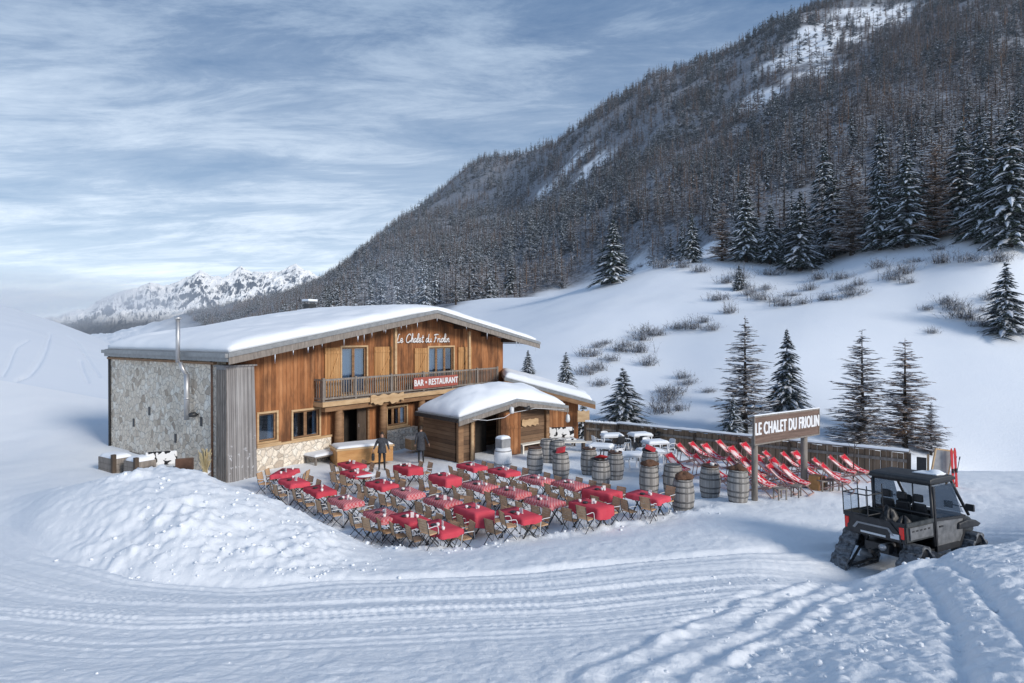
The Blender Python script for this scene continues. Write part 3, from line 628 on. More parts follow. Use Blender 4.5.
# ------------------------------------------------------------------ shrubs
def shrub_me(seed,n,snow):
    rg=np.random.RandomState(seed);mb=MB()
    for _ in range(n):
        az=rg.rand()*6.283;el=rg.uniform(.25,1.4);L=rg.uniform(.35,.95);p=Vector((rg.normal()*.34,rg.normal()*.26,0));d=Vector((math.cos(az)*math.cos(el),math.sin(az)*math.cos(el),math.sin(el)))
        e=p+d*L;w=.014;sd=d.cross(Vector((0,0,1))).normalized()*w
        mb.add([p-sd,p+sd,e],[(0,1,2)],0)
        for _ in range(8):
            t=rg.uniform(.25,1);a=p+d*L*t;q=a+Vector((rg.normal()*.16,rg.normal()*.16,rg.uniform(.02,.2)));mb.add([a-sd*.7,a+sd*.7,q],[(0,1,2)],1 if rg.rand()<snow else 0)
    me=bpy.data.meshes.new('shrub');me.from_pydata(mb.v,[],mb.f);me.materials.append(M['shrub']);me.materials.append(M['treesnow']);me.polygons.foreach_set('material_index',mb.m);return me
SH=[shrub_me(s,90,.34) for s in range(5)]
spots=[(739,279),(750,295),(766,290),(791,296),(802,304),(730,313),(820,279),(841,279),(854,295),(904,274),(909,283),(943,263),(954,310),(945,304),(927,310),(931,333),(981,326),(983,311),(598,347),(610,360),(619,351),(641,340),(648,335),(657,335),(678,329),(691,329),(705,322),(598,370),(648,365),(684,378),(669,401),(680,410),(709,392),(587,374),(632,272),(641,267),(682,268),(700,272),(662,268),(760,300),(775,302),(783,306),(745,288),(590,356),(605,344),(628,346),(636,352),(673,395),(664,392),(688,384),(860,285),(848,290),(915,262),(880,268),(893,280),(960,318),(972,320),(990,300),(720,300),(712,330),(810,290),(830,300),(770,275),(725,283),(600,385),(660,412),(938,250),(1000,262),(970,262)]
for j,(a,b) in enumerate(spots):
    p=on_terr(a,b);o=bpy.data.objects.new('shrub',SH[j%5]);COL.objects.link(o);s=random.uniform(1.2,2.5)*(p.y/85)**.4;o.location=p-Vector((0,0,.08));o.scale=(s*random.uniform(.9,1.5),s*1.1,s*random.uniform(.75,1.25));o.rotation_euler=(0,0,random.random()*6)
    z=('on the lower slope between annex and name sign' if a<715 and b>315 else 'along the snow shoulder below the forest' if a<715 else 'on the upper slope in the middle' if a<860 else 'on the upper slope at the right')
    tag(o,'bare twiggy brown shrub '+z,'shrub','shrubs '+z)
# ================================================================== BUILDINGS
def text_mesh(txt,size,bold=.0,ext=.01,sx=1.0,space=1.0):
    c=bpy.data.curves.new('t','FONT');c.body=txt;c.size=size;c.extrude=ext;c.offset=bold;c.align_x='CENTER';c.align_y='CENTER';c.space_character=space
    o=bpy.data.objects.new('t',c);COL.objects.link(o);bpy.context.view_layer.update()
    me=bpy.data.meshes.new_from_object(o.evaluated_get(bpy.context.evaluated_depsgraph_get()));bpy.data.objects.remove(o)
    me.transform(Matrix.Diagonal((sx,1,1,1)));return me
def put_text(name,txt,size,mat,parent,loc,rot,bold=.02,**k):
    me=text_mesh(txt,size,0.0,**k);v=[];f=[]
    for n,(dx,dy) in enumerate(((-1,0),(0,-.45),(0,.45),(1,0))):
        o=len(v);v+=[(p.co.x+dx*bold,p.co.y+dy*bold,p.co.z+n*.0012) for p in me.vertices];f+=[tuple(o+i for i in p.vertices) for p in me.polygons]
    m2=bpy.data.meshes.new(name);m2.from_pydata(v,[],f);m2.materials.append(mat);o=bpy.data.objects.new(name,m2);COL.objects.link(o);o.parent=parent;o.location=loc;o.rotation_euler=rot;return o
def snow_slab(name,parent,x0,x1,y0,y1,zf,th,nx=60,ny=40,edge=.5,mat=None,amp=.05,front=1.0,soft=False,mn=.22):
    """a rounded cover of snow lying on a roof given by zf(x,y)"""
    xs=np.linspace(x0,x1,nx);ys=np.linspace(y0,y1,ny);mb=MB();top=[];bot=[]
    GX,GY=np.meshgrid(xs,ys);NN=fbm(GX/1.4+parent.location.x,GY/1.4,7,4);JJ=.10*fbm(GX*.9,GY*.9+3,17,3)
    for j,y in enumerate(ys):
        for i,x in enumerate(xs):
            e=min(x-x0,x1-x,(y-y0)/front,y1-y)/edge;e=max(0,min(1,e));cr=lambda q:math.sqrt(max(0,1-(1-max(0,min(1,q)))**2));f=cr(e) if not soft else (cr(min(x-x0,x1-x)/edge)*cr(min((y-y0)/front,y1-y)/edge))**.9;n=float(NN[j,i]);jx=float(JJ[j,i])*(1-e)
            top.append((x+(jx if 0<i<nx-1 else 0),y+(jx if 0<j<ny-1 else 0),zf(x,y)+.02+th*(mn+(1-mn)*f)*(1+.12*n)+amp*n));bot.append((x,y,zf(x,y)+.005))
    o=len(top);fs=[]
    for j in range(ny-1):
        for i in range(nx-1):
            a=j*nx+i;fs.append((a,a+1,a+nx+1,a+nx));fs.append((o+a,o+a+nx,o+a+nx+1,o+a+1))
    rim=[i for i in range(nx)]+[j*nx+nx-1 for j in range(1,ny)]+[(ny-1)*nx+i for i in range(nx-2,-1,-1)]+[j*nx for j in range(ny-2,0,-1)]
    for k in range(len(rim)):
        a,b=rim[k],rim[(k+1)%len(rim)];fs.append((b,a,o+a,o+b))
    mb.add(top+bot,fs);return mb.build(name,mat or M['roofsnow'],parent,True)
def wall_open(mb,t0,t1,s0,s1,z0,zf,ops,mi=0):
    """wall slab with real openings; zf(t) is the top edge"""
    br=sorted(set([t0,t1]+[q for o in ops for q in (o[0],o[1]) if t0<q<t1]+[q for q in ([10.28] if t0<10.28<t1 else [])]))
    for a,b in zip(br[:-1],br[1:]):
        cov=sorted([(o[2],o[3]) for o in ops if o[0]<=a+1e-6 and o[1]>=b-1e-6]);z=z0
        for lo,hi in cov+[(None,None)]:
            if lo is None: za,zb=zf(a),zf(b)
            else: za=zb=lo
            if min(za,zb)>z+.001: mb.hexa([(a,s0,z),(b,s0,z),(b,s1,z),(a,s1,z),(a,s0,za),(b,s0,zb),(b,s1,zb),(a,s1,za)],mi)
            if hi is not None:z=hi
HU=Vector((.5850,.8110,0)).normalized();ANG=math.atan2(HU.y,HU.x)
house=thing('chalet','large timber and stone chalet restaurant with snow-covered gable roof and balcony','chalet',(-11.34,26.57,0),ANG)
AP=10.28;SL=.1775
def roofz(t): return 7.48-SL*abs(t-AP)      # top of the roof boards
wall_top=lambda t: roofz(t)-.24
WIN={'g1':(.12,1.0,1.28,2.52),'g2':(1.85,3.3,1.18,2.45),'g3':(7.7,9.15,1.05,2.05),'door':(4.75,6.3,.28,2.22),'u1':(4.65,6.25,3.05,5.42),'u2':(10.95,13.15,3.15,5.32)}
mb=MB();wall_open(mb,-1.35,18.32,0,.22,-.4,wall_top,list(WIN.values()))
mb.build('front_wall',M['facade'],house)
mb=MB();mb.prism([(0,-.4),(10.7,-.4),(10.7,4.95),(0,4.95)],'x',-1.74,-1.36);sw=mb.build('stone_side_wall',M['stone'],house)
tag(sw,'pale rubble stone side wall',None)
mb=MB();mb.box(18.1,18.31,.23,10.6,-1.6,5.7);mb.build('side_wall',M['facade'],house)
mb=MB();wall_open(mb,-1.35,18.09,10.35,10.6,-.4,wall_top,[]);mb.build('rear_wall',M['facade'],house)
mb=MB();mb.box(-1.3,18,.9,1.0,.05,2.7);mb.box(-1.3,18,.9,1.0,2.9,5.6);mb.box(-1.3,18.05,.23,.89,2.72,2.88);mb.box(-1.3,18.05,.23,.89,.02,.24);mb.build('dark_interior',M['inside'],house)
# stone foot of the facade and its sill board
mb=MB();mb.box(-.02,3.95,-.09,-.003,-.5,1.02);mb.build('stone_base',M['stone'],house)
mb=MB();mb.box(7.35,9.7,-.35,-.003,-.5,.85);mb.build('stone_base',M['stone'],house)
mb=MB();mb.box(-.02,3.98,-.14,-.004,1.025,1.12);mb.build('base_sill',M['pale'],house)
# wing wall of grey boards at the near corner
mb=MB();mb.hexa([(-1.80,-.95,-.3),(-.50,-.95,-.3),(-.50,-.02,-.3),(-1.80,-.02,-.3),(-1.80,-.78,4.72),(-.55,-.78,4.72),(-.55,-.02,4.72),(-1.80,-.02,4.72)])
for i in range(7): mb.hexa([(-1.78+i*.18,-.962-.012*(i%3),-.2),(-1.66+i*.18,-.962-.012*(i%3),-.2),(-1.66+i*.18,-.9,-.2),(-1.78+i*.18,-.9,-.2),(-1.78+i*.18,-.80-.010*(i%3),4.6),(-1.66+i*.18,-.80-.010*(i%3),4.6),(-1.66+i*.18,-.76,4.6),(-1.78+i*.18,-.76,4.6)])
mb.box(-1.9,-.45,-.85,-.04,4.723,4.79)
mb.build('wing_wall',M['greyboards'],house)
mb=MB()
for i in range(5): mb.box(-1.83,-1.803,-.9+i*.18,-.77+i*.18,-.2,4.6)
mb.build('wing_batten',M['greywood'],house)
def window(key,panes,parent=house,sill=True,curt=None,frame=M['pale']):
    t0,t1,z0,z1=WIN[key];mb=MB();w=.075
    mb.box(t0-.09,t0,-.05,.12,z0-.09,z1+.09);mb.box(t1,t1+.09,-.05,.12,z0-.09,z1+.09);mb.box(t0,t1,-.05,.12,z1,z1+.09);mb.box(t0,t1,-.05,.12,z0-.09,z0)
    fr=mb.build('window',frame,parent)
    W=(t1-t0)/panes
    for i in range(panes):
        a=t0+i*W+.005;b=t0+(i+1)*W-.005;mb=MB()
        mb.box(a,a+w,.07,.13,z0+.005,z1-.005);mb.box(b-w,b,.07,.13,z0+.005,z1-.005);mb.box(a+w,b-w,.07,.13,z1-w,z1-.005);mb.box(a+w,b-w,.07,.13,z0+.005,z0+w)
        mb.build('sash',M['beam'],fr);mb=MB();mb.box(a+w,b-w,.095,.105,z0+w,z1-w);mb.build('pane',M['glass'],fr)
    if sill: mb=MB();mb.box(t0-.15,t1+.15,-.16,-.052,z0-.16,z0-.095);mb.build('sill',M['pale'],fr)
    if curt:
        mb=MB()
        for a,b in curt:
            n=14;vs=[];
            for i in range(n+1):
                x=t0+(t1-t0)*(a+(b-a)*i/n);y=.30+.03*math.sin(i*1.7);vs+=[(x,y,z0+.02),(x,y,z1-.05)]
            mb.add(vs,[(2*i,2*i+2,2*i+3,2*i+1) for i in range(n)])
        mb.build('curtain',M['curtain'],fr)
    return fr
window('g1',1,curt=[(.72,1)]);window('g2',2,curt=[(0,.12),(.88,1)]);window('g3',3,curt=[(.62,.95)])
window('u1',2,sill=False,curt=[(0,.48),(.52,1)]);window('u2',3,sill=False,curt=[(0,.38),(.5,.78)])
# shutters
def shutter(t0,t1,z0,z1):
    mb=MB();n=5;W=(t1-t0)/n
    for i in range(n): mb.box(t0+i*W+.004,t0+(i+1)*W-.004,-.075,-.02,z0,z1)
    for z in (z0+.22,z1-.3): mb.box(t0+.02,t1-.02,-.105,-.077,z,z+.12)
    mb.beam((t0+.1,-.092,z0+.36),(t1-.1,-.092,z1-.32),.1,.026,0,(0,1,0))
    mb.build('shutter',M['facade_pale'],house)
shutter(3.6,4.52,3.0,5.42);shutter(6.75,8.05,3.0,5.42);shutter(9.75,10.82,3.2,5.3);shutter(13.55,14.85,3.2,5.3)
# ground floor door, one leaf open into the dark room
t0,t1,z0,z1=WIN['door'];mb=MB()
mb.box(t0-.12,t0,-.06,.15,z0,z1+.12);mb.box(t1,t1+.12,-.06,.15,z0,z1+.12);mb.box(t0,t1,-.06,.15,z1,z1+.12)
dr=mb.build('door_frame',M['beam'],house)
mb=MB();mb.box(t0+.95,t1-.01,.05,.11,z0,z1-.01);mb.box(t0+1.0,t1-.06,.03,.048,z0+.1,z0+.9);mb.box(t0+1.0,t1-.06,.03,.048,z0+1.0,z1-.12);d=mb.build('door',M['darkwood'],house)
mb=MB();mb.tube([(t0+1.02,-.0,z0+1.0),(t0+1.02,.03,z0+1.0),(t0+1.02,.03,z0+1.15)],.015,6);mb.build('handle',M['steel'],d)
# balcony
bz=2.86;BT0,BT1=3.0,16.9;BS=-.68
mb=MB()
for i in range(6): mb.box(BT0,BT1,BS+i*.113,BS+i*.113+.105,bz-.05,bz)
bal=mb.build('balcony',M['greywood'],house)
mb=MB();mb.box(BT0-.04,BT1,BS-.07,BS-.01,bz-.26,bz-.03);mb.box(BT0-.04,BT0+.04,BS,-.01,bz-.26,bz-.055);mb.build('fascia',M['pale'],bal)
mb=MB()
for i in range(16): 
    t=BT0+.3+i*(BT1-BT0-.6)/15;mb.box(t-.06,t+.06,BS+.02,-.01,bz-.24,bz-.055)
mb.build('joists',M['darkwood'],bal)
mb=MB()
for z in (bz+.12,bz+1.02): mb.beam((BT0,BS+.05,z),(BT1,BS+.05,z),.07,.09);mb.beam((BT0+.05,BS+.05,z),(BT0+.05,-.01,z),.07,.09)
rail=mb.build('railing',M['greywood'],bal)
mb=MB();t=BT0+.2
while t<BT1-.1: mb.box(t-.022,t+.022,BS+.03,BS+.07,bz+.1,bz+1.0);t+=.155
for q in range(3): mb.box(BT0+.03,BT0+.07,BS+.2+q*.16,BS+.24+q*.16,bz+.1,bz+1.0)
mb.build('balusters',M['greywood'],bal)
for t in (BT0+.07,5.0,7.4,9.85,12.3,14.7,BT1-.08):
    mb=MB();mb.box(t-.055,t+.055,BS-.015,BS+.115,bz-.02,bz+1.12);mb.build('newel_post',M['greywood'],bal)
for t in (7.85,14.1):
    mb=MB();mb.box(t-.075,t+.075,BS+.12,BS+.27,bz+.0,roofz(t)-.52);mb.build('roof_post',M['pale'],house)
# columns and struts below the balcony
for t in (4.15,7.05,9.95):
    mb=MB();mb.tube([(t,-.42,-.2),(t,-.42,1.2),(t,-.42,bz-.3)],[.23,.21,.19],10);mb.build('column',M['beam'],house,True)
mb=MB();mb.box(3.2,11.4,-.62,-.3,bz-.52,bz-.27);mb.build('balcony_beam',M['beam'],house)
# live-edge plank hanging under the balcony
mb=MB();n=16;tp=[(5.85+i*2.3/n,2.92+.05*math.sin(i*1.3)) for i in range(n+1)];bo=[(5.85+i*2.3/n,2.47+.07*math.sin(i*.9+1)+.05*math.sin(i*2.3)) for i in range(n,-1,-1)]
mb.prism(tp+bo,'y',BS-.16,BS-.09);lp=mb.build('plank_sign',M['pale'],house)
# roof
RS0,RS1=-1.3,10.85
mb=MB();T0,T1=-1.95,21.0
sec=[(T0,roofz(T0)-.16),(AP,roofz(AP)-.16),(T1,roofz(T1)-.16),(T1,roofz(T1)),(AP,roofz(AP)),(T0,roofz(T0))]
mb.prism(sec,'y',RS0,RS1);roof=mb.build('roof',M['zinc'],house)
def slope_board(mb,s0,s1,dz0,dz1,ta,tb,mi=0):
    mb.prism([(ta,roofz(ta)-dz1),(AP,roofz(AP)-dz1),(tb,roofz(tb)-dz1),(tb,roofz(tb)-dz0),(AP,roofz(AP)-dz0),(ta,roofz(ta)-dz0)],'y',s0,s1,mi)
mb=MB();slope_board(mb,RS0-.05,RS0-.005,-.01,.17,T0-.03,T1+.03);mb.build('zinc_edge',M['zinc'],roof)
mb=MB();slope_board(mb,RS0-.005,RS0+.05,.175,.47,T0,T1);mb.build('barge_board',M['greywood'],roof)
mb=MB();slope_board(mb,RS0+.06,-.01,.165,.2,T0+.02,T1-.02);mb.build('soffit',M['beam'],roof)
for t in (-1.3,1.6,4.4,7.2,AP,13.3,16.0,18.2):
    mb=MB();mb.box(t-.11,t+.11,RS0+.1,-.012,roofz(t)-.50,roofz(t)-.215);mb.build('purlin',M['darkwood'],roof)
mb=MB();mb.box(T0-.16,T0-.005,RS0,RS1,roofz(T0)-.19,roofz(T0)-.02);mb.box(T0-.02,T0+.2,RS0+.06,RS1,roofz(T0)-.36,roofz(T0)-.20);mb.build('gutter',M['zinc'],roof)
mb=MB();mb.box(-1.74,-1.45,.02,10.65,4.952,5.09);mb.box(T0+.05,-1.745,.02,10.7,4.80,4.90);mb.build('eave_board',M['beam'],roof)
mb=MB();mb.tube([(-1.84,.3,4.95),(-1.82,.3,4.7),(-1.80,.3,-.2)],.045,8);mb.build('downpipe',M['rust'],house,True)
mb=MB();mb.tube([(-1.84,10.6,5.0),(-1.82,10.6,4.7),(-1.80,10.6,-.2)],.06,8);mb.build('downpipe',M['darkmetal'],house,True)
snow_slab('roof_snow',roof,T0+.12,T1-.25,RS0+.18,RS1-.1,lambda x,y:roofz(x) if abs(x-AP)>1.6 else 7.48-SL*(abs(x-AP)**2/3.2+.8)+.0,.52,110,60,1.7,amp=.05,front=1.0,soft=True,mn=.30)
# icicles along the front edge
IC=None
for j in range(24):
    t=T0+1+random.random()*(T1-T0-1.5);L=random.uniform(.12,.42)
    if IC is None:
        mb=MB();mb.lathe([(.022,0),(.017,-.35),(.003,-1)],5);IC=mb.build('icicle',M['clearglass'],roof,True);o=IC;IC.data.materials.clear();IC.data.materials.append(M['treesnow'])
    else: o=IC.copy();COL.objects.link(o);o.parent=roof
    o.location=(t,RS0+.0,roofz(t)-.47);o.scale=(1,1,L)
# chimneys
mb=MB();mb.box(9.55,10.15,9.6,10.2,6.9,8.15);ch=mb.build('chimney',M['darkmetal'],roof)
mb=MB();mb.box(9.47,10.23,9.52,10.28,8.28,8.34);mb.box(9.56,9.62,9.61,9.67,8.15,8.28);mb.box(10.08,10.14,9.61,9.67,8.15,8.28);mb.box(9.56,9.62,10.13,10.19,8.15,8.28);mb.box(10.08,10.14,10.13,10.19,8.15,8.28);mb.box(9.49,10.21,9.54,10.26,8.343,8.46,1);mb.build('cowl',[M['zinc'],M['roofsnow']],ch)
mb=MB();mb.tube([(-2.28,2.25,4.85),(-2.28,2.25,6.75)],.09,14);mb.lathe([(.15,6.72),(.15,6.80),(.03,6.87)],14,(-2.28,2.25,0))
pp=mb.build('stove_pipe',M['steel'],house,True)
mb=MB();mb.tube([(-2.2,2.22,4.86),(-2.12,2.14,4.55),(-2.0,2.07,4.3)],.085,12);mb.tube([(-2.0,2.05,4.35),(-2.0,2.05,3.55),(-2.0,2.05,2.35)],.115,14);mb.tube([(-2.0,2.05,3.25),(-2.0,2.05,3.32)],.135,14);mb.build('flue',M['steel'],pp,True)
mb=MB();mb.lathe([(.05,0),(.16,.02),(.18,.14),(.10,.2),(.0,.2)],12,(-1.95,1.62,2.5));mb.box(-1.85,-1.745,1.57,1.67,2.56,2.62);mb.build('wall_lamp',M['darkmetal'],house,True)
for s,z in ((6.2,2.4),(7.9,1.7),(3.6,1.35),(1.3,2.3)):
    mb=MB();mb.box(-1.765,-1.742,s-.09,s+.09,z-.2,z+.2);mb.build('wall_vent',M['darkmetal'],house)
mb=MB();mb.box(-1.82,-1.744,5.2,9.6,-.3,.24);mb.build('concrete_plinth',M['greywood'],house)
# cursive name on the gable
LET={'L':[[(.55,.95),(.35,.9),(.3,.5),(.2,.1),(.05,.05),(.3,.02),(.7,.08)]],'e':[[(.0,.2),(.35,.28),(.32,.46),(.12,.46),(.05,.2),(.2,.02),(.5,.14)]],
'C':[[(.75,.8),(.6,.98),(.25,.85),(.05,.4),(.2,.05),(.55,.05),(.8,.25)]],'h':[[(.0,.1),(.25,.6),(.25,1.0),(.12,.9),(.1,.0)],[(.1,.2),(.3,.48),(.4,.4),(.38,.05),(.55,.1)]],
'a':[[(.42,.42),(.2,.48),(.03,.22),(.15,.02),(.38,.2),(.43,.46)],[(.43,.45),(.4,.08),(.6,.1)]],'l':[[(.0,.1),(.28,.6),(.28,1.0),(.13,.9),(.1,.15),(.2,.02),(.38,.14)]],
't':[[(.18,.85),(.12,.12),(.22,.02),(.4,.14)],[(-.02,.58),(.36,.6)]],'d':[[(.42,.42),(.2,.48),(.03,.22),(.15,.02),(.38,.2)],[(.47,1.0),(.42,.1),(.6,.1)]],
'u':[[(.02,.46),(.02,.12),(.18,.02),(.38,.15),(.42,.46)],[(.42,.46),(.42,.08),(.6,.1)]],'F':[[(.05,.05),(.2,.1),(.3,.6),(.32,.9)],[(.0,.85),(.3,.95),(.8,.93)],[(.15,.5),(.55,.53)]],
'r':[[(.05,.46),(.08,.02)],[(.08,.25),(.2,.45),(.38,.42)]],'i':[[(.08,.46),(.06,.1),(.15,.02),(.3,.12)],[(.12,.72),(.13,.74)]],'o':[[(.25,.48),(.04,.3),(.12,.02),(.38,.1),(.4,.36),(.25,.48),(.5,.42)]],
'n':[[(.03,.46),(.05,.02)],[(.05,.25),(.22,.47),(.36,.4),(.36,.05),(.52,.1)]]}
ADV={'L':.75,'C':.85,'F':.72,'l':.36,'i':.30,'t':.36,'r':.40,' ':.42}
def cat(pts,n=5):
    out=[];p=[pts[0]]+pts+[pts[-1]]
    for i in range(1,len(p)-2):
        for k in range(n):
            t=k/n;out.append(tuple(.5*((2*p[i][d])+(-p[i-1][d]+p[i+1][d])*t+(2*p[i-1][d]-5*p[i][d]+4*p[i+1][d]-p[i+2][d])*t*t+(-p[i-1][d]+3*p[i][d]-3*p[i+1][d]+p[i+2][d])*t**3) for d in (0,1)))
    return out+[pts[-1]]
mb=MB();x=0;hs=.50;wk=.62
for c_ in 'Le Chalet du Friolin':
    if c_!=' ':
        for st in LET[c_]:
            q=cat(st);mb.tube([((x+a+.18*b)*wk,-.07,b*hs) for a,b in q],.034,5)
    x+=ADV.get(c_,.52)
wd_=x*wk
for i,v_ in enumerate(mb.v): mb.v[i]=(8.25+v_[0]*4.45/wd_,v_[1],5.62+v_[2])
mb.build('name_lettering',M['white'],house,True)
# red board on the railing
mb=MB();mb.box(9.0,12.7,BS-.075,BS-.022,3.03,3.66);bs=mb.build('restaurant_board',pm('board_red',(.30,.07,.05),(.40,.11,.08),4,.6),house)
put_text('board_lettering','BAR \u2022 RESTAURANT',.50,M['white'],bs,(10.85,BS-.088,3.345),(R(90),0,0),bold=.014,ext=.008,sx=.80,space=1.04)
# ------------------------------------------------------------------ annex
ann=thing('annex','low timber annex with sloping snow-covered roof at the right end of the chalet','annex',(-.45,37.6,0),R(4))
az=lambda x:3.42-.272*x
mb=MB();mb.prism([(.1,-1.8),(4.7,-1.8),(4.7,az(4.7)-.2),(.1,az(.1)-.2)],'y',.3,4.4);mb.build('wall',M['facade'],ann)
mb=MB();mb.prism([(-.05,az(-.05)-.18),(5.65,az(5.65)-.18),(5.65,az(5.65)),(-.05,az(-.05))],'y',-.5,4.6);arf=mb.build('roof',M['zinc'],ann)
mb=MB();mb.prism([(-.05,az(-.05)-.46),(5.65,az(5.65)-.46),(5.65,az(5.65)-.185),(-.05,az(-.05)-.185)],'y',-.5,-.42);mb.build('barge_board',M['beam'],arf)
snow_slab('roof_snow',arf,.0,5.45,-.42,4.5,lambda x,y:az(x),.42,50,30,.5)
mb=MB();mb.box(4.55,5.3,-.34,-.28,.62,1.28);mb.prism([(4.55+i*.75/8,1.30+.05*math.sin(i*1.9)) for i in range(9)]+[(5.3,1.0),(4.55,1.0)],'y',-.345,-.275);mb.build('wood_slab_sign',M['pale'],ann)
# ------------------------------------------------------------------ hut
HA=math.atan2(.674,.738)
hut=thing('bar_hut','small brown board hut with dark open doorway and thick domed snow roof','hut',(-2.6,28.35,0),HA)
hz_=lambda x:2.86-.172*abs(x-3.3)
def hwall(t):return hz_(t)-.2
mb=MB();wall_open(mb,.3,6.1,0,.14,-.3,hwall,[(1.05,2.6,-.02,2.28)])
mb2=mb;mb2.build('front_wall',M['logs'],hut)
mb=MB();mb.box(0,.14,.16,2.8,-.3,2.1);mb.build('side_wall',M['logs'],hut)
mb=MB();mb.box(5.96,6.1,.16,2.8,-.3,2.1);mb.build('side_wall',M['logs'],hut)
mb=MB();mb.box(.15,5.95,2.66,2.8,-.3,2.15);mb.build('rear_wall',M['logs'],hut)
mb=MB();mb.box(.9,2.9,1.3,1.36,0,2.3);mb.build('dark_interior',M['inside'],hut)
for x,w_ in ((.12,.30),(6.0,.24)):
    mb=MB();mb.box(x-w_/2,x+w_/2,-.16,-.005,-.3,2.12);mb.build('corner_post',M['beam'],hut)
mb=MB();mb.tube([(.82,-.12,-.2),(.82,-.12,2.15)],.085,8);mb.build('porch_post',M['pale'],hut,True)
mb=MB();mb.box(.93,1.05,-.05,.16,0,2.4);mb.box(2.6,2.72,-.05,.16,0,2.4);mb.box(1.05,2.6,-.05,.16,2.282,2.4);mb.build('door_frame',M['beam'],hut)
mb=MB();mb.hexa([(2.62,-.16,.05),(3.55,-.62,.05),(3.57,-.57,.05),(2.64,-.11,.05),(2.62,-.16,2.15),(3.55,-.62,2.15),(3.57,-.57,2.15),(2.64,-.11,2.15)]);mb.hexa([(2.66,-.21,1.35),(3.53,-.645,1.35),(3.53,-.625,1.35),(2.66,-.19,1.35),(2.66,-.21,1.5),(3.53,-.645,1.5),(3.53,-.625,1.5),(2.66,-.19,1.5)]);dd_=mb.build('door',M['facade'],hut)
mb=MB();mb.prism([(-.45,hz_(-.45)-.14),(3.3,2.72),(7.0,hz_(7.0)-.14),(7.0,hz_(7.0)),(3.3,2.86),(-.45,hz_(-.45))],'y',-.75,2.85);hr=mb.build('roof',M['zinc'],hut)
mb=MB();mb.prism([(-.45,hz_(-.45)-.36),(3.3,2.50),(7.0,hz_(7.0)-.36),(7.0,hz_(7.0)-.145),(3.3,2.715),(-.45,hz_(-.45)-.145)],'y',-.76,-.70);mb.build('barge_board',M['greywood'],hr)
mb=MB();mb.box(-.52,-.452,-.75,2.85,hz_(-.45)-.20,hz_(-.45)-.03);mb.build('gutter',M['darkmetal'],hr)
sn=snow_slab('roof_snow',hr,-.35,6.85,-.62,2.78,lambda x,y:hz_(x)-.16*max(0,1-abs(x-3.3)/2.0)**1.5,.95,70,40,2.6,amp=.05,soft=True,mn=.10,front=.9)
mb=MB();mb.lathe([(.09,0),(.11,.05),(.11,.28),(.03,.33)],10,(2.75,-.83,2.18));mb.build('lamp',M['whitemetal'],hut,True)
mb=MB();mb.tube([(3.6,-.8,2.42),(3.75,-.85,2.34),(3.9,-.9,2.38)],[.03,.05,.12],8);mb.build('loudspeaker',M['darkmetal'],hut,True)
mb=MB();mb.tube([(.3,-.79,2.12),(1.2,-.80,1.98),(2.3,-.80,2.02),(2.75,-.80,2.2),(3.5,-.80,2.24),(4.4,-.80,2.3),(6.6,-.8,2.05)],.012,4);mb.build('light_cable',M['white'],hut)
mb=MB();mb.box(4.15,5.35,-.08,-.015,1.35,1.62);mb.prism([(4.15+i*1.2/10,1.62+.05*math.sin(i*1.7)) for i in range(11)]+[(5.35,1.45),(4.15,1.45)],'y',-.085,-.018);mb.prism([(4.15,1.4),(5.35,1.4)]+[(5.35-i*1.2/10,1.3+.05*math.sin(i*2.1)) for i in range(11)],'y',-.09,-.02);mb.build('wood_slab_sign',M['pale'],hut)
mb=MB();mb.lathe([(.02,.42),(.10,.36),(.13,.1),(.10,0),(.03,-.03)],10,(6.95,-.72,1.35));mb.tube([(6.95,-.72,1.75),(6.95,-.72,2.1)],.012,4);mb.build('hanging_lantern',M['whitemetal'],hut,True)
# bench against the hut
be=thing('hut_bench','pale wooden bench against the front wall of the hut','bench',tuple(hut.matrix_basis@Vector((4.6,-.42,0))),HA)
mb=MB();mb.box(-.9,.95,-.18,.2,.42,.48);mb.build('seat',M['ivory'],be)
for x in (-.8,.85):
    mb=MB();mb.box(x-.04,x+.04,-.15,.17,0,.418);mb.build('leg',M['ivory'],be)
# raised wooden deck box before the chalet door
dkb=thing('wooden_planter_deck','long golden wooden box with snowy top below the chalet door','planter box',tuple(house.matrix_basis@Vector((4.2,-1.45,0))),ANG+R(-24))
mb=MB();mb.box(-.95,1.75,-.75,.62,-.1,.62);mb.build('box',M['deckwood'],dkb)
mb=MB();mb.box(-1.0,1.8,-.8,.66,.622,.70);mb.build('rim',M['pale'],dkb)
snow_slab('snow_cover',dkb,-.95,1.75,-.75,.6,lambda x,y:.70,.10,20,14,.2,amp=.02)
# wooden chest with things by the lower right window
cb=thing('wooden_crate','low wooden crate with pale top between the two standing people','crate',tuple(house.matrix_basis@Vector((8.3,-1.9,0))),ANG-.3)
mb=MB();mb.box(-.7,.7,-.35,.35,0,.55);mb.build('box',M['pale'],cb);mb=MB();mb.box(-.75,.75,-.4,.4,.552,.62);mb.build('lid',M['ivory'],cb)
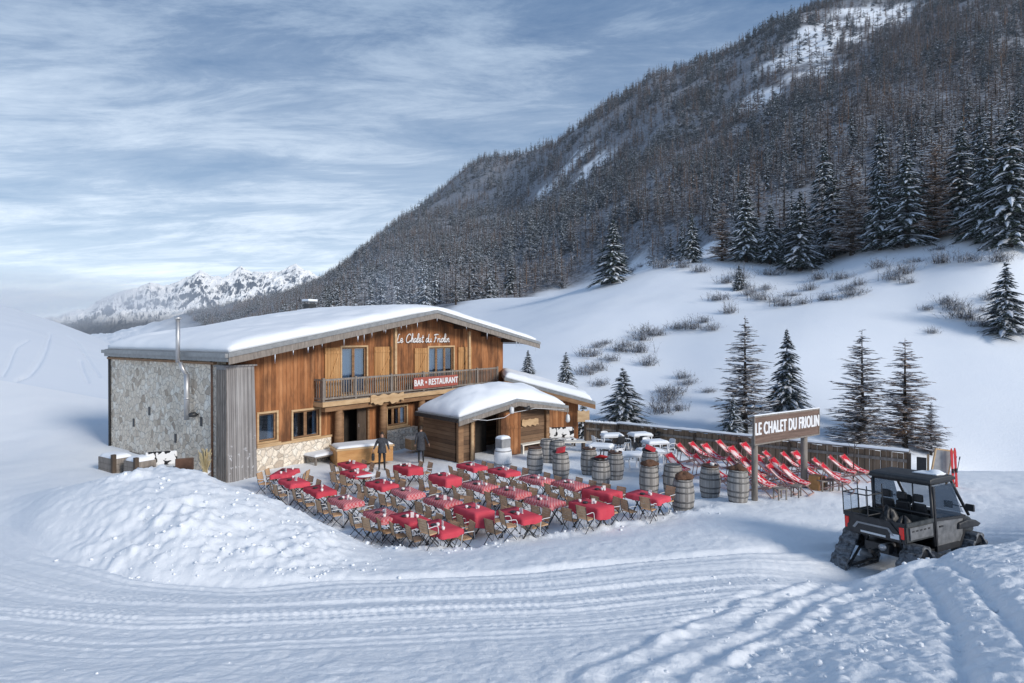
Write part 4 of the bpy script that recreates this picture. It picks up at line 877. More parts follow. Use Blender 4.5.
# ================================================================== THE TERRACE
RD=Vector((.66,-.75,0)).normalized();RANG=math.atan2(RD.y,RD.x)      # direction the table rows run
TAB=[('mound',[(285,472),(294,481),(320,489),(346,499.5),(383,513),(410,517.5),(440,529)]),
 ('second',[(352,463.5),(356,472),(382,483),(408,491),(443,500),(474,508.5),(519,520)]),
 ('third',[(408,466.5),(445,476),(480,485),(512,490.5),(545,500),(591,508.5)]),
 ('barrel',[(472,465.5),(504,470.5),(537,478.5),(571,483),(602,490.5),(648,499)])]
ROWN={'mound':'row beside the snow heap','second':'second row from the snow heap','third':'third row from the snow heap','barrel':'row beside the barrels'}
ROWS={'mound':'heap row','second':'second row','third':'third row','barrel':'barrel row'}
ORD=['first','second','third','fourth','fifth','sixth','seventh']
# table: top, two crossed leg frames
def table_proto():
    t=thing('bistro_table','x','table')
    mb=MB();mb.box(-.58,.58,-.33,.33,.715,.74);mb.build('table_top',M['darkmetal'],t)
    for x in (-.42,.42):
        mb=MB();mb.beam((x,-.33,0),(x,.30,.71),.035,.028);mb.beam((x+.04,.33,0),(x+.04,-.30,.71),.035,.028);mb.beam((x,-.36,.012),(x,-.26,.012),.04,.02);mb.beam((x+.04,.26,.012),(x+.04,.36,.012),.04,.02);mb.build('leg',M['darkmetal'],t)
    return t
def cloth_mesh(seed,drop):
    rg=np.random.RandomState(seed);a,b=.60,.345;n=64;per=[]
    for k in range(n):
        t=k/n*2*(a*2+b*2)/2
        d=k/n*4*(a+b)
        if d<2*a:per.append((-a+d,-b,0,-1))
        elif d<2*a+2*b:per.append((a,-b+d-2*a,1,0))
        elif d<4*a+2*b:per.append((a-(d-2*a-2*b),b,0,1))
        else:per.append((-a,b-(d-4*a-2*b),-1,0))
    ph=rg.rand(4)*6;mb=MB();vs=[]
    for f in (.0,.5,1.0): 
        for p in per: vs.append((p[0]*f,p[1]*f,.747))
    for j,f in enumerate((.25,.6,1.0)):
        for k,p in enumerate(per):
            w=(.022*math.sin(k*.85+ph[0])+.016*math.sin(k*1.9+ph[1]))*f+.02*f;dz=drop*f*(1+.12*math.sin(k*.4+ph[2])+(.35 if abs(p[0])>.6 and abs(p[1])>.33 else 0)*f)
            vs.append((p[0]+p[2]*(w+.006),p[1]+p[3]*(w+.006),.744-dz))
    fs=[(j*n+k,j*n+(k+1)%n,(j+1)*n+(k+1)%n,(j+1)*n+k) for j in range(5) for k in range(n)]
    me=bpy.data.meshes.new('tablecloth');me.from_pydata(vs,[],fs);me.polygons.foreach_set('use_smooth',[True]*len(fs));return me
CL={}
def cloth(kind,drop,s):
    key=(kind,drop,s)
    if key not in CL:
        me=cloth_mesh(s,drop);me.materials.append(M[kind]);CL[key]=me
    return CL[key]
def chair_proto():
    t=thing('folding_chair','x','chair');t.scale=(.86,.86,.84)
    mb=MB()
    for i in range(6): mb.box(-.18+i*.064,-.125+i*.064,-.2,.2,.435-.004*i,.452-.004*i)
    mb.box(-.2,.2,-.205,-.185,.41,.433);mb.box(-.2,.2,.185,.205,.41,.433);mb.build('seat',M['slat'],t)
    mb=MB()
    for i in range(5):
        z=.50+i*.085;x=-.205-.09*(z-.45)/.45;mb.hexa([(x-.010,-.205,z),(x+.010,-.205,z),(x+.010,.205,z),(x-.010,.205,z),(x-.026,-.205,z+.074),(x-.006,-.205,z+.074),(x-.006,.205,z+.074),(x-.026,.205,z+.074)])
    mb.build('backrest',M['slat'],t)
    for s in (-1,1):
        mb=MB();y=.222*s;mb.tube([(.20,y,0),(.175,y,.35),(.15,y,.58),(.11,y,.645),(.03,y,.66),(-.2,y,.655),(-.25,y,.66)],.013,6);mb.build('arm_frame',M['whitemetal'],t,True)
        mb=MB();y=.212*s;mb.tube([(-.30,y,0),(-.05,y,.25),(.16,y,.44)],.013,6);mb.tube([(.15,y*.97,0),(-.12,y*.97,.3),(-.21,y*.97,.46),(-.30,y*.97,.90)],.013,6);mb.build('leg_frame',M['darkmetal'],t,True)
    return t
tp=table_proto();tpc=tree_of(tp);cp=chair_proto();cpc=tree_of(cp);used=[False,False]
mb=MB();mb.lathe([(.028,0),(.042,.03),(.045,.09),(.040,.09),(.036,.035),(.0,.02)],10);cupme=mb.build('cup',M['cup'],None,True);cup0=[cupme]
mb=MB();mb.lathe([(.06,0),(.085,.02),(.085,.05),(.07,.05),(.0,.03)],12);ash=mb.build('ash_tray',M['darkmetal'],None,True);ash0=[ash]
mb=MB();mb.box(-.05,.05,-.012,-.006,0,.15);mb.box(-.05,.05,.006,.012,0,.15);mb.box(-.055,.055,-.02,.02,0,.012);mn=mb.build('menu_card',M['cup'],None);men0=[mn]
def one(proto,lst,loc,rz,label,cat_,group):
    if lst:o=lst.pop()
    else:o=proto.copy();COL.objects.link(o)
    o.location=loc;o.rotation_euler=(0,0,rz);tag(o,label,cat_,group);return o
def put(proto,ch,flag,loc,rz,label,group):
    if not used[flag]:
        used[flag]=True;proto.location=loc;proto.rotation_euler=(0,0,rz);tag(proto,label,None,group);return proto
    return dup(proto,ch,loc,rz,label,group)
PALE={('mound',3),('mound',4),('second',3),('second',4),('third',2),('third',3),('third',4),('barrel',3),('barrel',2)}
DROP={('second',5):.42,('barrel',4):.40,('third',1):.30,('third',0):.27,('third',5):.30}
for row,l in TAB:
    for i,(px,py) in enumerate(l):
        p=at(px,py,.75+.0);p=at(px,py,.745+gz(p.x,p.y));x,y=p.x,p.y;z=surf(x,y)+.005
        rz=RANG+random.uniform(-.07,.07);which=ORD[i]+' from the house in the '+ROWN[row];w2=ORD[i]+' table of the '+ROWS[row]
        if row=='mound' and i==0: rz+=-.75
        put(tp,tpc,0,(x,y,z),rz,'bistro table, '+which,'bistro tables in rows')
        kind='gingham' if (row,i) in PALE else 'cloth';dr=DROP.get((row,i),.14)
        c=bpy.data.objects.new('tablecloth',cloth(kind,dr,random.randint(0,3)));COL.objects.link(c);c.location=(x,y,z);c.rotation_euler=(0,0,rz)
        tag(c,('checked pale red' if kind=='gingham' else 'plain red')+(' long' if dr>.35 else '')+' tablecloth on the '+w2,'tablecloth','red tablecloths')
        ca,sa=math.cos(rz),math.sin(rz)
        loc=lambda a,b:(x+ca*a-sa*b,y+sa*a+ca*b)
        for e,en in ((-.32,'house end'),(.32,'road end')):
            for s,sn_ in ((-1,'heap side'),(1,'barrel side')):
                q=loc(e+random.uniform(-.05,.05),s*(.52+random.uniform(-.05,.10)))
                put(cp,cpc,1,(q[0],q[1],surf(*q)+.004),rz-s*math.pi/2+random.uniform(-.25,.25),'slatted folding chair, '+sn_+', '+en+', at the '+w2,'slatted folding chairs around the tables')
        k=0
        for _ in range(2):
            q=loc(random.uniform(-.4,.4),random.uniform(-.2,.2));one(cupme,cup0,(q[0],q[1],z+.748),0,'small white cup on the '+w2,'cup','white cups on the '+w2)
        q=loc(.05,.05);one(mn,men0,(q[0],q[1],z+.748),rz+random.uniform(-1,1),'little white menu holder on the '+w2,'menu holder','menu holders on the tables')
        q=loc(-.12,-.12);one(ash,ash0,(q[0],q[1],z+.748),0,'round dark ash tray on the '+w2,'ash tray','ash trays on the tables')
# round white table by the second row
q=at(364,470,.75);rt=thing('round_table','round white table between the deck box and the second row','table',(q.x,q.y,surf(q.x,q.y)))
mb=MB();mb.lathe([(.42,.72),(.45,.735),(.44,.76),(.0,.765)],24);mb.build('table_top',M['white'],rt,True)
mb=MB();mb.tube([(0,0,.02),(0,0,.72)],.03,8);mb.build('post',M['darkmetal'],rt);mb=MB();mb.lathe([(.25,0),(.24,.02),(.05,.05)],16);mb.build('base',M['darkmetal'],rt)
# snow-topped low stand by the stone base
q=at(322,461,.0);ls=thing('low_table','low square table covered with snow in front of the stone base','table',(q.x,q.y,surf(q.x,q.y)),ANG)
mb=MB();mb.box(-.75,.75,-.5,.5,.36,.42);mb.build('table_top',M['greywood'],ls)
for a in (-.65,.65):
    for b in (-.4,.4):
        mb=MB();mb.box(a-.04,a+.04,b-.04,b+.04,0,.358);mb.build('leg',M['greywood'],ls)
snow_slab('snow_cover',ls,-.75,.75,-.5,.5,lambda x,y:.42,.10,16,12,.2,amp=.02)
# ------------------------------------------------------------------ barrels
def barrel_proto():
    t=thing('wine_barrel','x','barrel')
    prof=[(.285,0),(.315,.1),(.345,.28),(.365,.5),(.365,.6),(.345,.82),(.315,1.0),(.285,1.1),(.27,1.1),(.27,1.07),(0,1.07)]
    mb=MB();mb.lathe(prof,28);mb.build('body',M['barrel'],t,True)
    for z in (.03,.22,.40,.70,.88,1.05):
        r=float(np.interp(z,[0,.1,.28,.5,.6,.82,1.0,1.1],[.285,.315,.345,.365,.365,.345,.315,.285]))
        mb=MB();mb.lathe([(r-.004,z-.028),(r+.006,z-.026),(r+.006,z+.026),(r-.004,z+.028)],28);mb.build('hoop',M['hoop'],t,True)
    return t
bp=barrel_proto();bpc=tree_of(bp)
BAR=[(683,512,'blanket_dark','nearest the sign, in front of the last barrel-row table'),(649,494,'fur','behind the last table of the barrel row, with dark spread tray'),(650,477,'red','farther back behind the dark tray barrel, red cushion on top'),(673,494,'plain','between the nearest barrel and the deckchairs'),
(710,497,'bowl','with a round brown tray, in front of the deckchairs'),(738,502,'fur','beside the sign post, brown fur on top'),(601,487,'red','next to the white tables with red and black blanket'),(615,479,'cup','tall pale one standing behind the blanket barrel'),(589,474,'bowl','on the open snow left of the tall pale barrel'),
(535,473,'bowl','right of the hut bench with a brown tray'),(561,478,'red','with a bright red cushion right of the hut'),(558,463,'plain','behind the red cushion barrel near the cow-print seat'),(547,462,'plain','between the hut corner and the cow-print seat barrel')]
first=True
mbd=MB();mbd.lathe([(.0,.0),(.26,.0),(.30,.03),(.30,.06),(.25,.06),(.24,.035),(0,.035)],20);tray=mbd.build('round_tray',M['rust'],None,True);tr0=[tray]
def lump(name,mat,seed,r,h):
    rg=np.random.RandomState(seed);n=22;rings=7;mb=MB();vs=[];fs=[]
    for j in range(rings):
        u=j/(rings-1)
        for k in range(n):
            a=2*math.pi*k/n;rr=r*math.cos(u*1.5)*(1+.22*math.sin(a*3+seed)+.12*math.sin(a*7+j));vs.append((rr*math.cos(a),rr*math.sin(a)*.8,h*math.sin(u*1.5)*(1+.3*math.sin(a*2+seed)*u)))
    fs=[(j*n+k,j*n+(k+1)%n,(j+1)*n+(k+1)%n,(j+1)*n+k) for j in range(rings-1) for k in range(n)]+[tuple(range(n))[::-1],tuple((rings-1)*n+k for k in range(n))]
    mb.add(vs,fs);return mb.build(name,mat,None,True)
def cushion(name,mat):
    mb=MB();n=10;vs=[];fs=[]
    for sgn in (1,-1):
        for j in range(n+1):
            for i in range(n+1):
                a=i/n*2-1;b=j/n*2-1;e=(1-a**4)*(1-b**4);vs.append((a*.22*(1-.06*(1-abs(b))*abs(a)),b*.22,sgn*.055*e**.6+.06))
    for o in (0,(n+1)**2):
        for j in range(n):
            for i in range(n): a=o+j*(n+1)+i;fs.append((a,a+1,a+n+2,a+n+1))
    mb.add(vs,fs);return mb.build(name,mat,None,True)
for j,(px,py,top,lab) in enumerate(BAR):
    p=on_ground(px,py);z=surf(p.x,p.y)-.02
    if first: lab0='weathered grey wine barrel '+lab;b=bp;b.location=(p.x,p.y,z);b.rotation_euler=(0,0,random.random()*6);tag(b,'weathered grey wine barrel '+lab,None,'grey wine barrels used as standing tables');first=False
    else: b=dup(bp,bpc,(p.x,p.y,z),random.random()*6,'weathered grey wine barrel '+lab,'grey wine barrels used as standing tables')
    zt=z+1.10;short='barrel '+lab
    if top in('bowl','cup'):
        o=one(tray,tr0,(p.x,p.y,zt-.0),0,' '.join(('brown tray on the '+short).split()[:16]),'tray',None)
        if top=='cup' or j%2==0:
            o=cupme.copy();o.name='pot';COL.objects.link(o);o.location=(p.x+.06,p.y-.05,zt+.036);o.scale=(1.8,1.8,1.3);tag(o,' '.join(('white pot on the tray of the '+short).split()[:16]),'pot')
    elif top=='red':
        o=cushion('seat_cushion',M['redseat']);o.data.materials[0]=M['cardred'];o.location=(p.x,p.y,zt+.05);o.rotation_euler=(R(24),R(-14),.6*j);tag(o,' '.join(('red cushion on the '+short).split()[:16]),'cushion')
        o=lump('folded_blanket',M['black'],j,.24,.12);o.location=(p.x-.10,p.y+.08,zt-.0);tag(o,' '.join(('black blanket on the '+short).split()[:16]),'blanket')
    elif top=='fur':
        o=lump('fur_throw',M['fur'],j,.31,.17);o.location=(p.x,p.y,zt-.0);tag(o,' '.join(('brown fur throw on the '+short).split()[:16]),'fur throw')
    elif top=='blanket_dark':
        o=lump('fur_throw',M['fur'],j+2,.29,.20);o.location=(p.x,p.y,zt-.0);tag(o,' '.join(('dark fur throw on the '+short).split()[:16]),'fur throw')
# white snow-capped barrel with a crate, in front of the hut door leaf
wb=thing('white_barrel','whitish frosted barrel in front of the open hut door','barrel',tuple(on_ground(503,466)))
mb=MB();mb.lathe([(.34,0),(.40,.25),(.42,.45),(.40,.65),(.34,.86),(0,.87)],24);mb.build('body',M['whiteplastic'],wb,True)
for z in (.12,.72):
    mb=MB();mb.lathe([(.36,z-.03),(.40,z-.02),(.40,z+.02),(.36,z+.03)],24);mb.build('hoop',M['dullgrey'],wb,True)
q=on_ground(503,466);cr=thing('snowy_crate','grey crate capped with snow on the whitish barrel by the hut','crate',(q.x,q.y,q.z+.88),HA)
mb=MB();mb.box(-.27,.27,-.22,.22,0,.38);mb.build('box',M['dullgrey'],cr);snow_slab('snow_cover',cr,-.27,.27,-.22,.22,lambda x,y:.38,.13,14,12,.16,amp=.01)
# ------------------------------------------------------------------ deckchairs
def deck_proto():
    t=thing('deckchair','x','deckchair');t.scale=(.92,.92,.90)
    mb=MB()
    for y in (-.29,.29):
        mb.beam((-.50,y,1.02),(.62,y,.06),.028,.04);mb.beam((-.62,y*.93,.03),(.50,y*.93,.42),.028,.04)
    for x,z in ((-.5,1.02),(.62,.06)): mb.beam((x,-.31,z),(x,.31,z),.04,.04)
    for x,z in ((-.62,.03),(.5,.42)): mb.beam((x,-.28,z),(x,.28,z),.04,.04)
    for y in (-.25,.25): mb.beam((-.36,y,.90),(-.50,y,.08),.03,.03)
    mb.build('frame',M['pinkwood'],t)
    n=16;mb=MB();vs=[]
    for i in range(n+1):
        u=i/n;x=-.50+1.0*u;z=1.04*(1-u)+.44*u-.16*math.sin(math.pi*u**.85)**1.0
        vs+=[(x,-.285,z+.03),(x,0,z+.005-.03*math.sin(math.pi*u)),(x,.285,z+.03)]
    mb.add(vs,[f for i in range(n) for f in ((3*i,3*i+1,3*i+4,3*i+3),(3*i+1,3*i+2,3*i+5,3*i+4))]);s=mb.build('sling',M['sling'],t,True)
    so=s.modifiers.new('solid','SOLIDIFY');so.thickness=.008
    return t
dp=deck_proto();dpc=tree_of(dp);first=True
DK=[(677,444,'leftmost of the upright ones, behind the plain barrel'),(703,445,'directly behind the brown tray barrel'),(717,441,'back row, highest against the fence left of the sign'),(742,444,'back row, just left of the near sign post'),(763,452,'behind the near sign post, under the sign board'),(781,453,'back row, under the middle of the sign board'),(693,455,'front row, right of the plain barrel'),(667,454,'far left, half hidden behind barrels'),(748,467,'front row, between fur barrel and near sign post'),(780,466,'front row, middle between the two sign posts'),(767,466,'front row, just right of the near sign post'),(797,461,'small in view, left of the far sign post'),(812,459,'just right of the far sign post'),(828,456,'left of the last two beside the fence'),(841,455,'rightmost of all, beside the fence'),(726,458,'middle row, behind the fur barrel'),(690,443,'back row, second from the left end'),(729,447,'back row, between the two left of the near post'),(755,458,'middle row, touching the near sign post'),(793,452,'back row, last one under the sign board'),(820,465,'front row, right of the far sign post'),(706,462,'front row, behind the gap between tray and fur barrels'),(741,458,'middle row, left of the near sign post'),(770,459,'middle row, under the left half of the sign')]
for px,py,lab in DK:
    p=at(px,py,.93);p=at(px,py,.93+gz(p.x,p.y))
    for _ in range(3): p=at(px,py,.93+gz(p.x,p.y))
    rz=R(random.uniform(-9,9))-R(46);x=p.x+.5*math.cos(rz);y=p.y+.5*math.sin(rz);z=surf(x,y)
    if first:o=dp;o.location=(x,y,z);o.rotation_euler=(0,0,rz);tag(o,'red and white deckchair, '+lab,None,'red and white deckchairs');first=False
    else:dup(dp,dpc,(x,y,z),rz,'red and white deckchair, '+lab,'red and white deckchairs')
# small wooden stools at the front of the deckchairs
stool=None
for px,py,lab in ((780,500,'low wooden stool at the front of the deckchairs, left of the far sign post'),(796,497,'low wooden stool against the left side of the far sign post'),(824,492,'low wooden stool right of the far sign post'),(833,491,'low wooden stool farthest right, beyond the far sign post')):
    p=on_ground(px,py);z=surf(p.x,p.y)
    if stool is None:
        stool=thing('wooden_stool',lab,'stool',(p.x,p.y,z),.3);stool['group']='low wooden stools'
        mb=MB();mb.box(-.2,.2,-.16,.16,.36,.40);mb.build('seat',M['greywood'],stool)
        for a in (-.16,.16):
            for b in (-.12,.12): mb=MB();mb.box(a-.02,a+.02,b-.02,b+.02,0,.358);mb.build('leg',M['greywood'],stool)
        stc=tree_of(stool)
    else:dup(stool,stc,(p.x,p.y,z),random.random(),lab,'low wooden stools')
# ------------------------------------------------------------------ white snowy tables and plastic chairs at the back
def wtable():
    t=thing('white_table','x','table');mb=MB();mb.box(-.55,.55,-.4,.4,.70,.74);mb.build('table_top',M['whiteplastic'],t)
    for a in (-.48,.48):
        for b in (-.33,.33): mb=MB();mb.beam((a*1.05,b*1.05,0),(a,b,.70),.05,.05);mb.build('leg',M['whiteplastic'],t)
    snow_slab('snow_cover',t,-.55,.55,-.4,.4,lambda x,y:.74,.13,18,14,.2,amp=.02);return t
def pchair(mat):
    t=thing('plastic_chair','x','chair');mb=MB();n=8;vs=[]
    for j in range(n+1):
        for i in range(n+1):
            a=i/n*2-1;b=j/n*2-1;vs.append((a*.21,b*.22,.44-.02*(1-a*a)*(1-b*b)))
    mb.add(vs,[(j*(n+1)+i,j*(n+1)+i+1,(j+1)*(n+1)+i+1,(j+1)*(n+1)+i) for j in range(n) for i in range(n)]);s=mb.build('seat',mat,t,True);m_=s.modifiers.new('s','SOLIDIFY');m_.thickness=.02
    mb=MB();vs=[]
    for j in range(7):
        for i in range(9):
            b=i/8*2-1;z=.46+j*.065;vs.append((-.21-.10*j/6-.05*(1-b*b)+.04,b*(.22-.03*(j/6)**3),z-(.03*b*b if j==6 else 0)))
    mb.add(vs,[(j*9+i,j*9+i+1,(j+1)*9+i+1,(j+1)*9+i) for j in range(6) for i in range(8)]);s=mb.build('backrest',mat,t,True);m_=s.modifiers.new('s','SOLIDIFY');m_.thickness=.018
    for sg in (-1,1):
        mb=MB();mb.tube([(.2,.24*sg,.42),(.17,.25*sg,.62),(.05,.26*sg,.66),(-.22,.25*sg,.66)],.02,6);mb.build('armrest',mat,t,True)
        for a in (-.19,.19): mb=MB();mb.beam((a*1.25,.25*sg,0),(a,.2*sg,.43),.05,.035);mb.build('leg',mat,t)
    return t
wt=wtable();wtc=tree_of(wt);pw=pchair(M['whiteplastic']);pwc=tree_of(pw);pb=pchair(M['black']);pbc=tree_of(pb);fl={'w':True,'p':True,'b':True}
WT=[(612,450,'at the left end of the fence'),(640,449,'by the fence, second from its left end'),(601,462,'nearest the hut, on the left of the group'),(655,458,'in the middle of the white group'),(690,451,'by the fence before the deckchairs begin'),(631,472,'in front, between the two barrel lines'),(668,447,'tight against the middle of the fence'),(650,468,'behind the red cushion barrel')]
BCH={0:'bwwb',1:'bbwb',2:'wb',3:'wwb',4:'wbb',5:'ww',6:'bw',7:'w'}
for j,(px,py,lab) in enumerate(WT):
    p=on_ground(px,py);z=surf(p.x,p.y);rz=random.uniform(-.4,.4)
    if fl['w']:fl['w']=False;o=wt;o.location=(p.x,p.y,z);o.rotation_euler=(0,0,rz);tag(o,'white table under snow '+lab,None,'snow-covered white tables')
    else:dup(wt,wtc,(p.x,p.y,z),rz,'white table under snow '+lab,'snow-covered white tables')
    for i,c_ in enumerate(BCH[j]):
        a=rz+[0,math.pi/2,math.pi,-math.pi/2][i]+random.uniform(-.3,.3);d=.85 if i%2==0 else .68;q=(p.x+math.cos(a)*d,p.y+math.sin(a)*d);zz=surf(*q)
        side=['right','far','left','near'][i];key,pr,pc,nm=('p',pw,pwc,'white') if c_=='w' else ('b',pb,pbc,'black');la=nm+' plastic chair on the '+side+' side of the white table '+lab
        la=' '.join(la.split()[:16])
        if fl[key]:fl[key]=False;pr.location=(q[0],q[1],zz);pr.rotation_euler=(0,0,a+math.pi);tag(pr,la,None,'plastic chairs by the fence')
        else:dup(pr,pc,(q[0],q[1],zz),a+math.pi,la,'plastic chairs by the fence')
# cow-print seats
def cowseat(loc,rz,label,w):
    t=thing('cow_print_bench',label,'bench',loc,rz);mb=MB();mb.box(-w/2,w/2,-.3,.3,.18,.42);mb.build('seat',M['cow'],t,bevel=.05)
    mb=MB();mb.box(-w/2,w/2,.2,.36,.425,.98);mb.build('backrest',M['cow'],t,bevel=.06)
    for a in (-w/2+.1,w/2-.1):
        for b in (-.22,.22): mb=MB();mb.box(a-.04,a+.04,b-.04,b+.04,0,.178);mb.build('leg',M['darkwood'],t)
q=on_ground(561,446);cowseat((q.x,q.y,surf(q.x,q.y)),R(10),'white bench with black cow patches right of the hut',1.6)
q=on_ground(568,452);o=thing('garden_table','low pale table in front of the cow-patch bench by the hut','table',(q.x,q.y,surf(q.x,q.y)),.1)
mb=MB();mb.box(-.9,.9,-.3,.3,.5,.55);mb.build('table_top',M['ivory'],o)
for a in (-.8,.8): mb=MB();mb.box(a-.05,a+.05,-.25,.25,0,.498);mb.build('leg',M['darkwood'],o)
q=Vector((-13.8,24.4,0));q.z=surf(q.x,q.y)
def yard(px,Y): 
    x=(px-CX)/F*Y;return (x,Y,surf(x,Y))
cowseat(yard(160,24.6),R(20),'white sofa with black cow patches against the stone side wall',1.15)
o=thing('garden_chair','brown wicker chair beside the cow-patch sofa at the stone wall','chair',yard(184,23.9),R(25))
mb=MB();mb.box(-.33,.33,-.3,.3,.2,.42);mb.build('seat',M['rust'],o,bevel=.03);mb=MB();mb.box(-.33,.33,.25,.33,.425,.92);mb.build('backrest',M['rust'],o,bevel=.03)
for a in (-.27,.27):
    for b in (-.24,.24): mb=MB();mb.box(a-.03,a+.03,b-.03,b+.03,0,.198);mb.build('leg',M['darkwood'],o)
o=thing('snowy_coffee_table','low snow-covered table before the brown chair at the stone wall','table',yard(183,22.9),R(15))
mb=MB();mb.box(-.9,.9,-.35,.35,.36,.42);mb.build('table_top',M['greywood'],o)
for a in (-.8,.8): mb=MB();mb.box(a-.05,a+.05,-.28,.28,0,.358);mb.build('leg',M['greywood'],o)
snow_slab('snow_cover',o,-.9,.9,-.35,.35,lambda x,y:.42,.12,16,12,.2,amp=.02)
for (px,Y,w,h_,lab) in ((116,25.3,1.25,.60,'long grey wooden planter full of snow left of the chalet'),(140,24.6,.95,.62,'short grey wooden planter full of snow nearer the chalet wall')):
    o=thing('wooden_planter',lab,'planter',yard(px,Y),R(-32));mb=MB()
    for i in range(3):
        z0=-.1+i*(h_+.1)/3;z1=z0+(h_+.1)/3-.012;mb.box(-w/2,w/2,-.4,-.36,z0,z1);mb.box(-w/2,w/2,.36,.4,z0,z1);mb.box(-w/2,-w/2+.04,-.358,.358,z0,z1);mb.box(w/2-.04,w/2,-.358,.358,z0,z1)
    mb.build('box',M['greywood'],o)
    snow_slab('snow_fill',o,-w/2+.03,w/2-.03,-.37,.37,lambda x,y:h_-.1,.22,18,14,.25,amp=.02)
    mb=MB();mb.box(w/2-.13,w/2+.02,-.43,-.28,-.1,h_+.18);mb.build('corner_post',M['darkwood'],o)
o=thing('dried_grass_pot','dried pale grasses in a clay pot beside the grey wing wall','plant pot',yard(205,23.0))
mb=MB();mb.lathe([(.14,0),(.2,.1),(.23,.4),(.2,.42),(.18,.36),(0,.35)],16);mb.build('pot',M['terracotta'],o,True)
rg=np.random.RandomState(5);mb=MB()
for _ in range(90):
    a=rg.rand()*6.28;L=rg.uniform(.6,1.25);sp_=rg.uniform(.03,.24);p0=(rg.normal()*.05,rg.normal()*.05,.3);p1=(sp_*math.cos(a)*.5,sp_*math.sin(a)*.5,.3+L*.6);p2=(sp_*math.cos(a),sp_*math.sin(a),.3+L)
    mb.tube([p0,p1,p2],[.006,.006,.016],3)
mb.build('grasses',M['straw'],o)
o=thing('fir_branch_heap','small heap of dark green fir branches at the foot of the pot','branches',yard(204,22.3));mb=MB()
for _ in range(260):
    a=rg.rand()*6.28;r_=rg.rand()**.5*.55;p=Vector((r_*math.cos(a),r_*math.sin(a),.22*(1-r_/.6)*rg.rand()+.03));e=p+Vector((rg.normal()*.12,rg.normal()*.12,rg.normal()*.05));mb.add([p,p+Vector((.02,.01,.02)),e],[(0,1,2)])
mb.build('branches',M['green'],o)
# ------------------------------------------------------------------ fence
FP=[on_ground(592,437),on_ground(612,436)];
FA=Vector((4.2,34.2,0));FB=Vector((5.9,33.4,0));FC=Vector((15.9,24.0,0))
fen=thing('board_fence','long dark board fence with a snow-capped rail behind the deckchairs','fence',(0,0,0))
def fence_run(a,b,h):
    d=(b-a);L=d.length;ang=math.atan2(d.y,d.x);n=int(L/.2)
    mb=MB()
    za=gz(a.x,a.y);zb=gz(b.x,b.y)
    for i in range(n):
        t=(i+.5)/n;z=za+(zb-za)*t;x=i*L/n
        mb.box(x+.006,x+L/n-.006,-.02+.012*(i%2),.02+.012*(i%2),z-.5,z+h+.02*math.sin(i*1.7))
    mb.xform(Matrix.Translation((a.x,a.y,0))@Matrix.Rotation(ang,4,'Z'));mb.build('boards',M['fence'],fen)
    A=Vector((a.x,a.y,za+h));B=Vector((b.x,b.y,zb+h));nrm=Vector((d.y,-d.x,0)).normalized()
    mb=MB();mb.beam(A+Vector((0,0,.06)),B+Vector((0,0,.06)),.24,.06);mb.beam(A+nrm*.06-Vector((0,0,.3)),B+nrm*.06-Vector((0,0,.3)),.04,.12);cr_=mb.build('cap_rail',M['greywood'],fen)
    m=60;vs=[];
    ax=d.normalized();top=MB()
    for i in range(m+1):
        p=A+(B-A)*(i/m);hh_=.07+.05*float(fbm(np.array([i*.35+a.x]),np.array([.5]),3,3)[0])
        vs+=[p+nrm*.13+Vector((0,0,.092)),p+nrm*.10+Vector((0,0,.10+hh_*.8)),p+Vector((0,0,.11+hh_)),p-nrm*.10+Vector((0,0,.10+hh_*.8)),p-nrm*.13+Vector((0,0,.092))]
    top.add(vs,[(5*i+k,5*i+k+1,5*i+k+6,5*i+k+5) for i in range(m) for k in range(4)]);top.build('snow_cap',M['roofsnow'],cr_,True)
    k=max(2,int(L/2));
    for i in range(k+1):
        p=a+d*(i/k)+nrm*.075;z=gz(p.x,p.y);mb=MB();mb.box(-.06,.06,-.05,.05,-.4,h+.02);mb.xform(Matrix.Translation((p.x,p.y,z))@Matrix.Rotation(ang,4,'Z'));mb.build('post',M['darkwood'],fen)
fence_run(FA,FB,1.0);fence_run(FB,FC,1.05)
# gate posts at the fence end, panel and skis
e=FC+Vector((.22,-.1,0));o=thing('dark_gate_panel','dark narrow gate panel closing the right end of the fence','gate',(e.x,e.y,gz(e.x,e.y)),math.atan2(-.65,.76))
mb=MB();mb.box(0,.32,-.03,.03,-.2,.95);mb.build('panel',M['black'],o);mb=MB();mb.box(.34,.41,-.05,.05,-.2,1.1);mb.build('post',M['pale'],o)
bp_=(16.6,23.4);o=thing('notice_board','leaning pale grey notice board at the end of the fence','notice board',(bp_[0],bp_[1],gz(*bp_)),R(6));o.rotation_euler=(R(4),R(8),R(6))
mb=MB();mb.box(-.33,.33,-.02,.02,.1,1.35);mb.build('sheet',M['dullgrey'],o)
mb=MB();mb.box(-.38,-.335,-.03,.03,-.3,1.4);mb.box(.335,.38,-.03,.03,-.3,1.4);mb.box(-.335,.335,-.03,.03,1.352,1.4);mb.build('frame',M['pale'],o)
sk=(17.15,23.2)
mb=MB();
def ski(mb,x,mi):
    pts=[(x-.05,0,0),(x+.05,0,0),(x+.043,0,.8),(x+.055,0,1.5),(x+.02,.05,1.66),(x-.02,.05,1.66),(x-.055,0,1.5),(x-.043,0,.8)]
    mb.prism([(p[0],p[2]) for p in pts],'y',-.006,.012,mi)
o=thing('red_skis','pair of red skis stuck upright in the snow beside the notice board','skis',(sk[0],sk[1],gz(*sk)-.15),.1);o.rotation_euler=(R(3),R(-6),.1)
for x in (-.08,.06):
    mb=MB();ski(mb,x,0);s_=mb.build('ski',M['cardred'],o);mb=MB();mb.box(x-.03,x+.03,-.05,-.008,.7,.86);mb.build('binding',M['black'],s_)
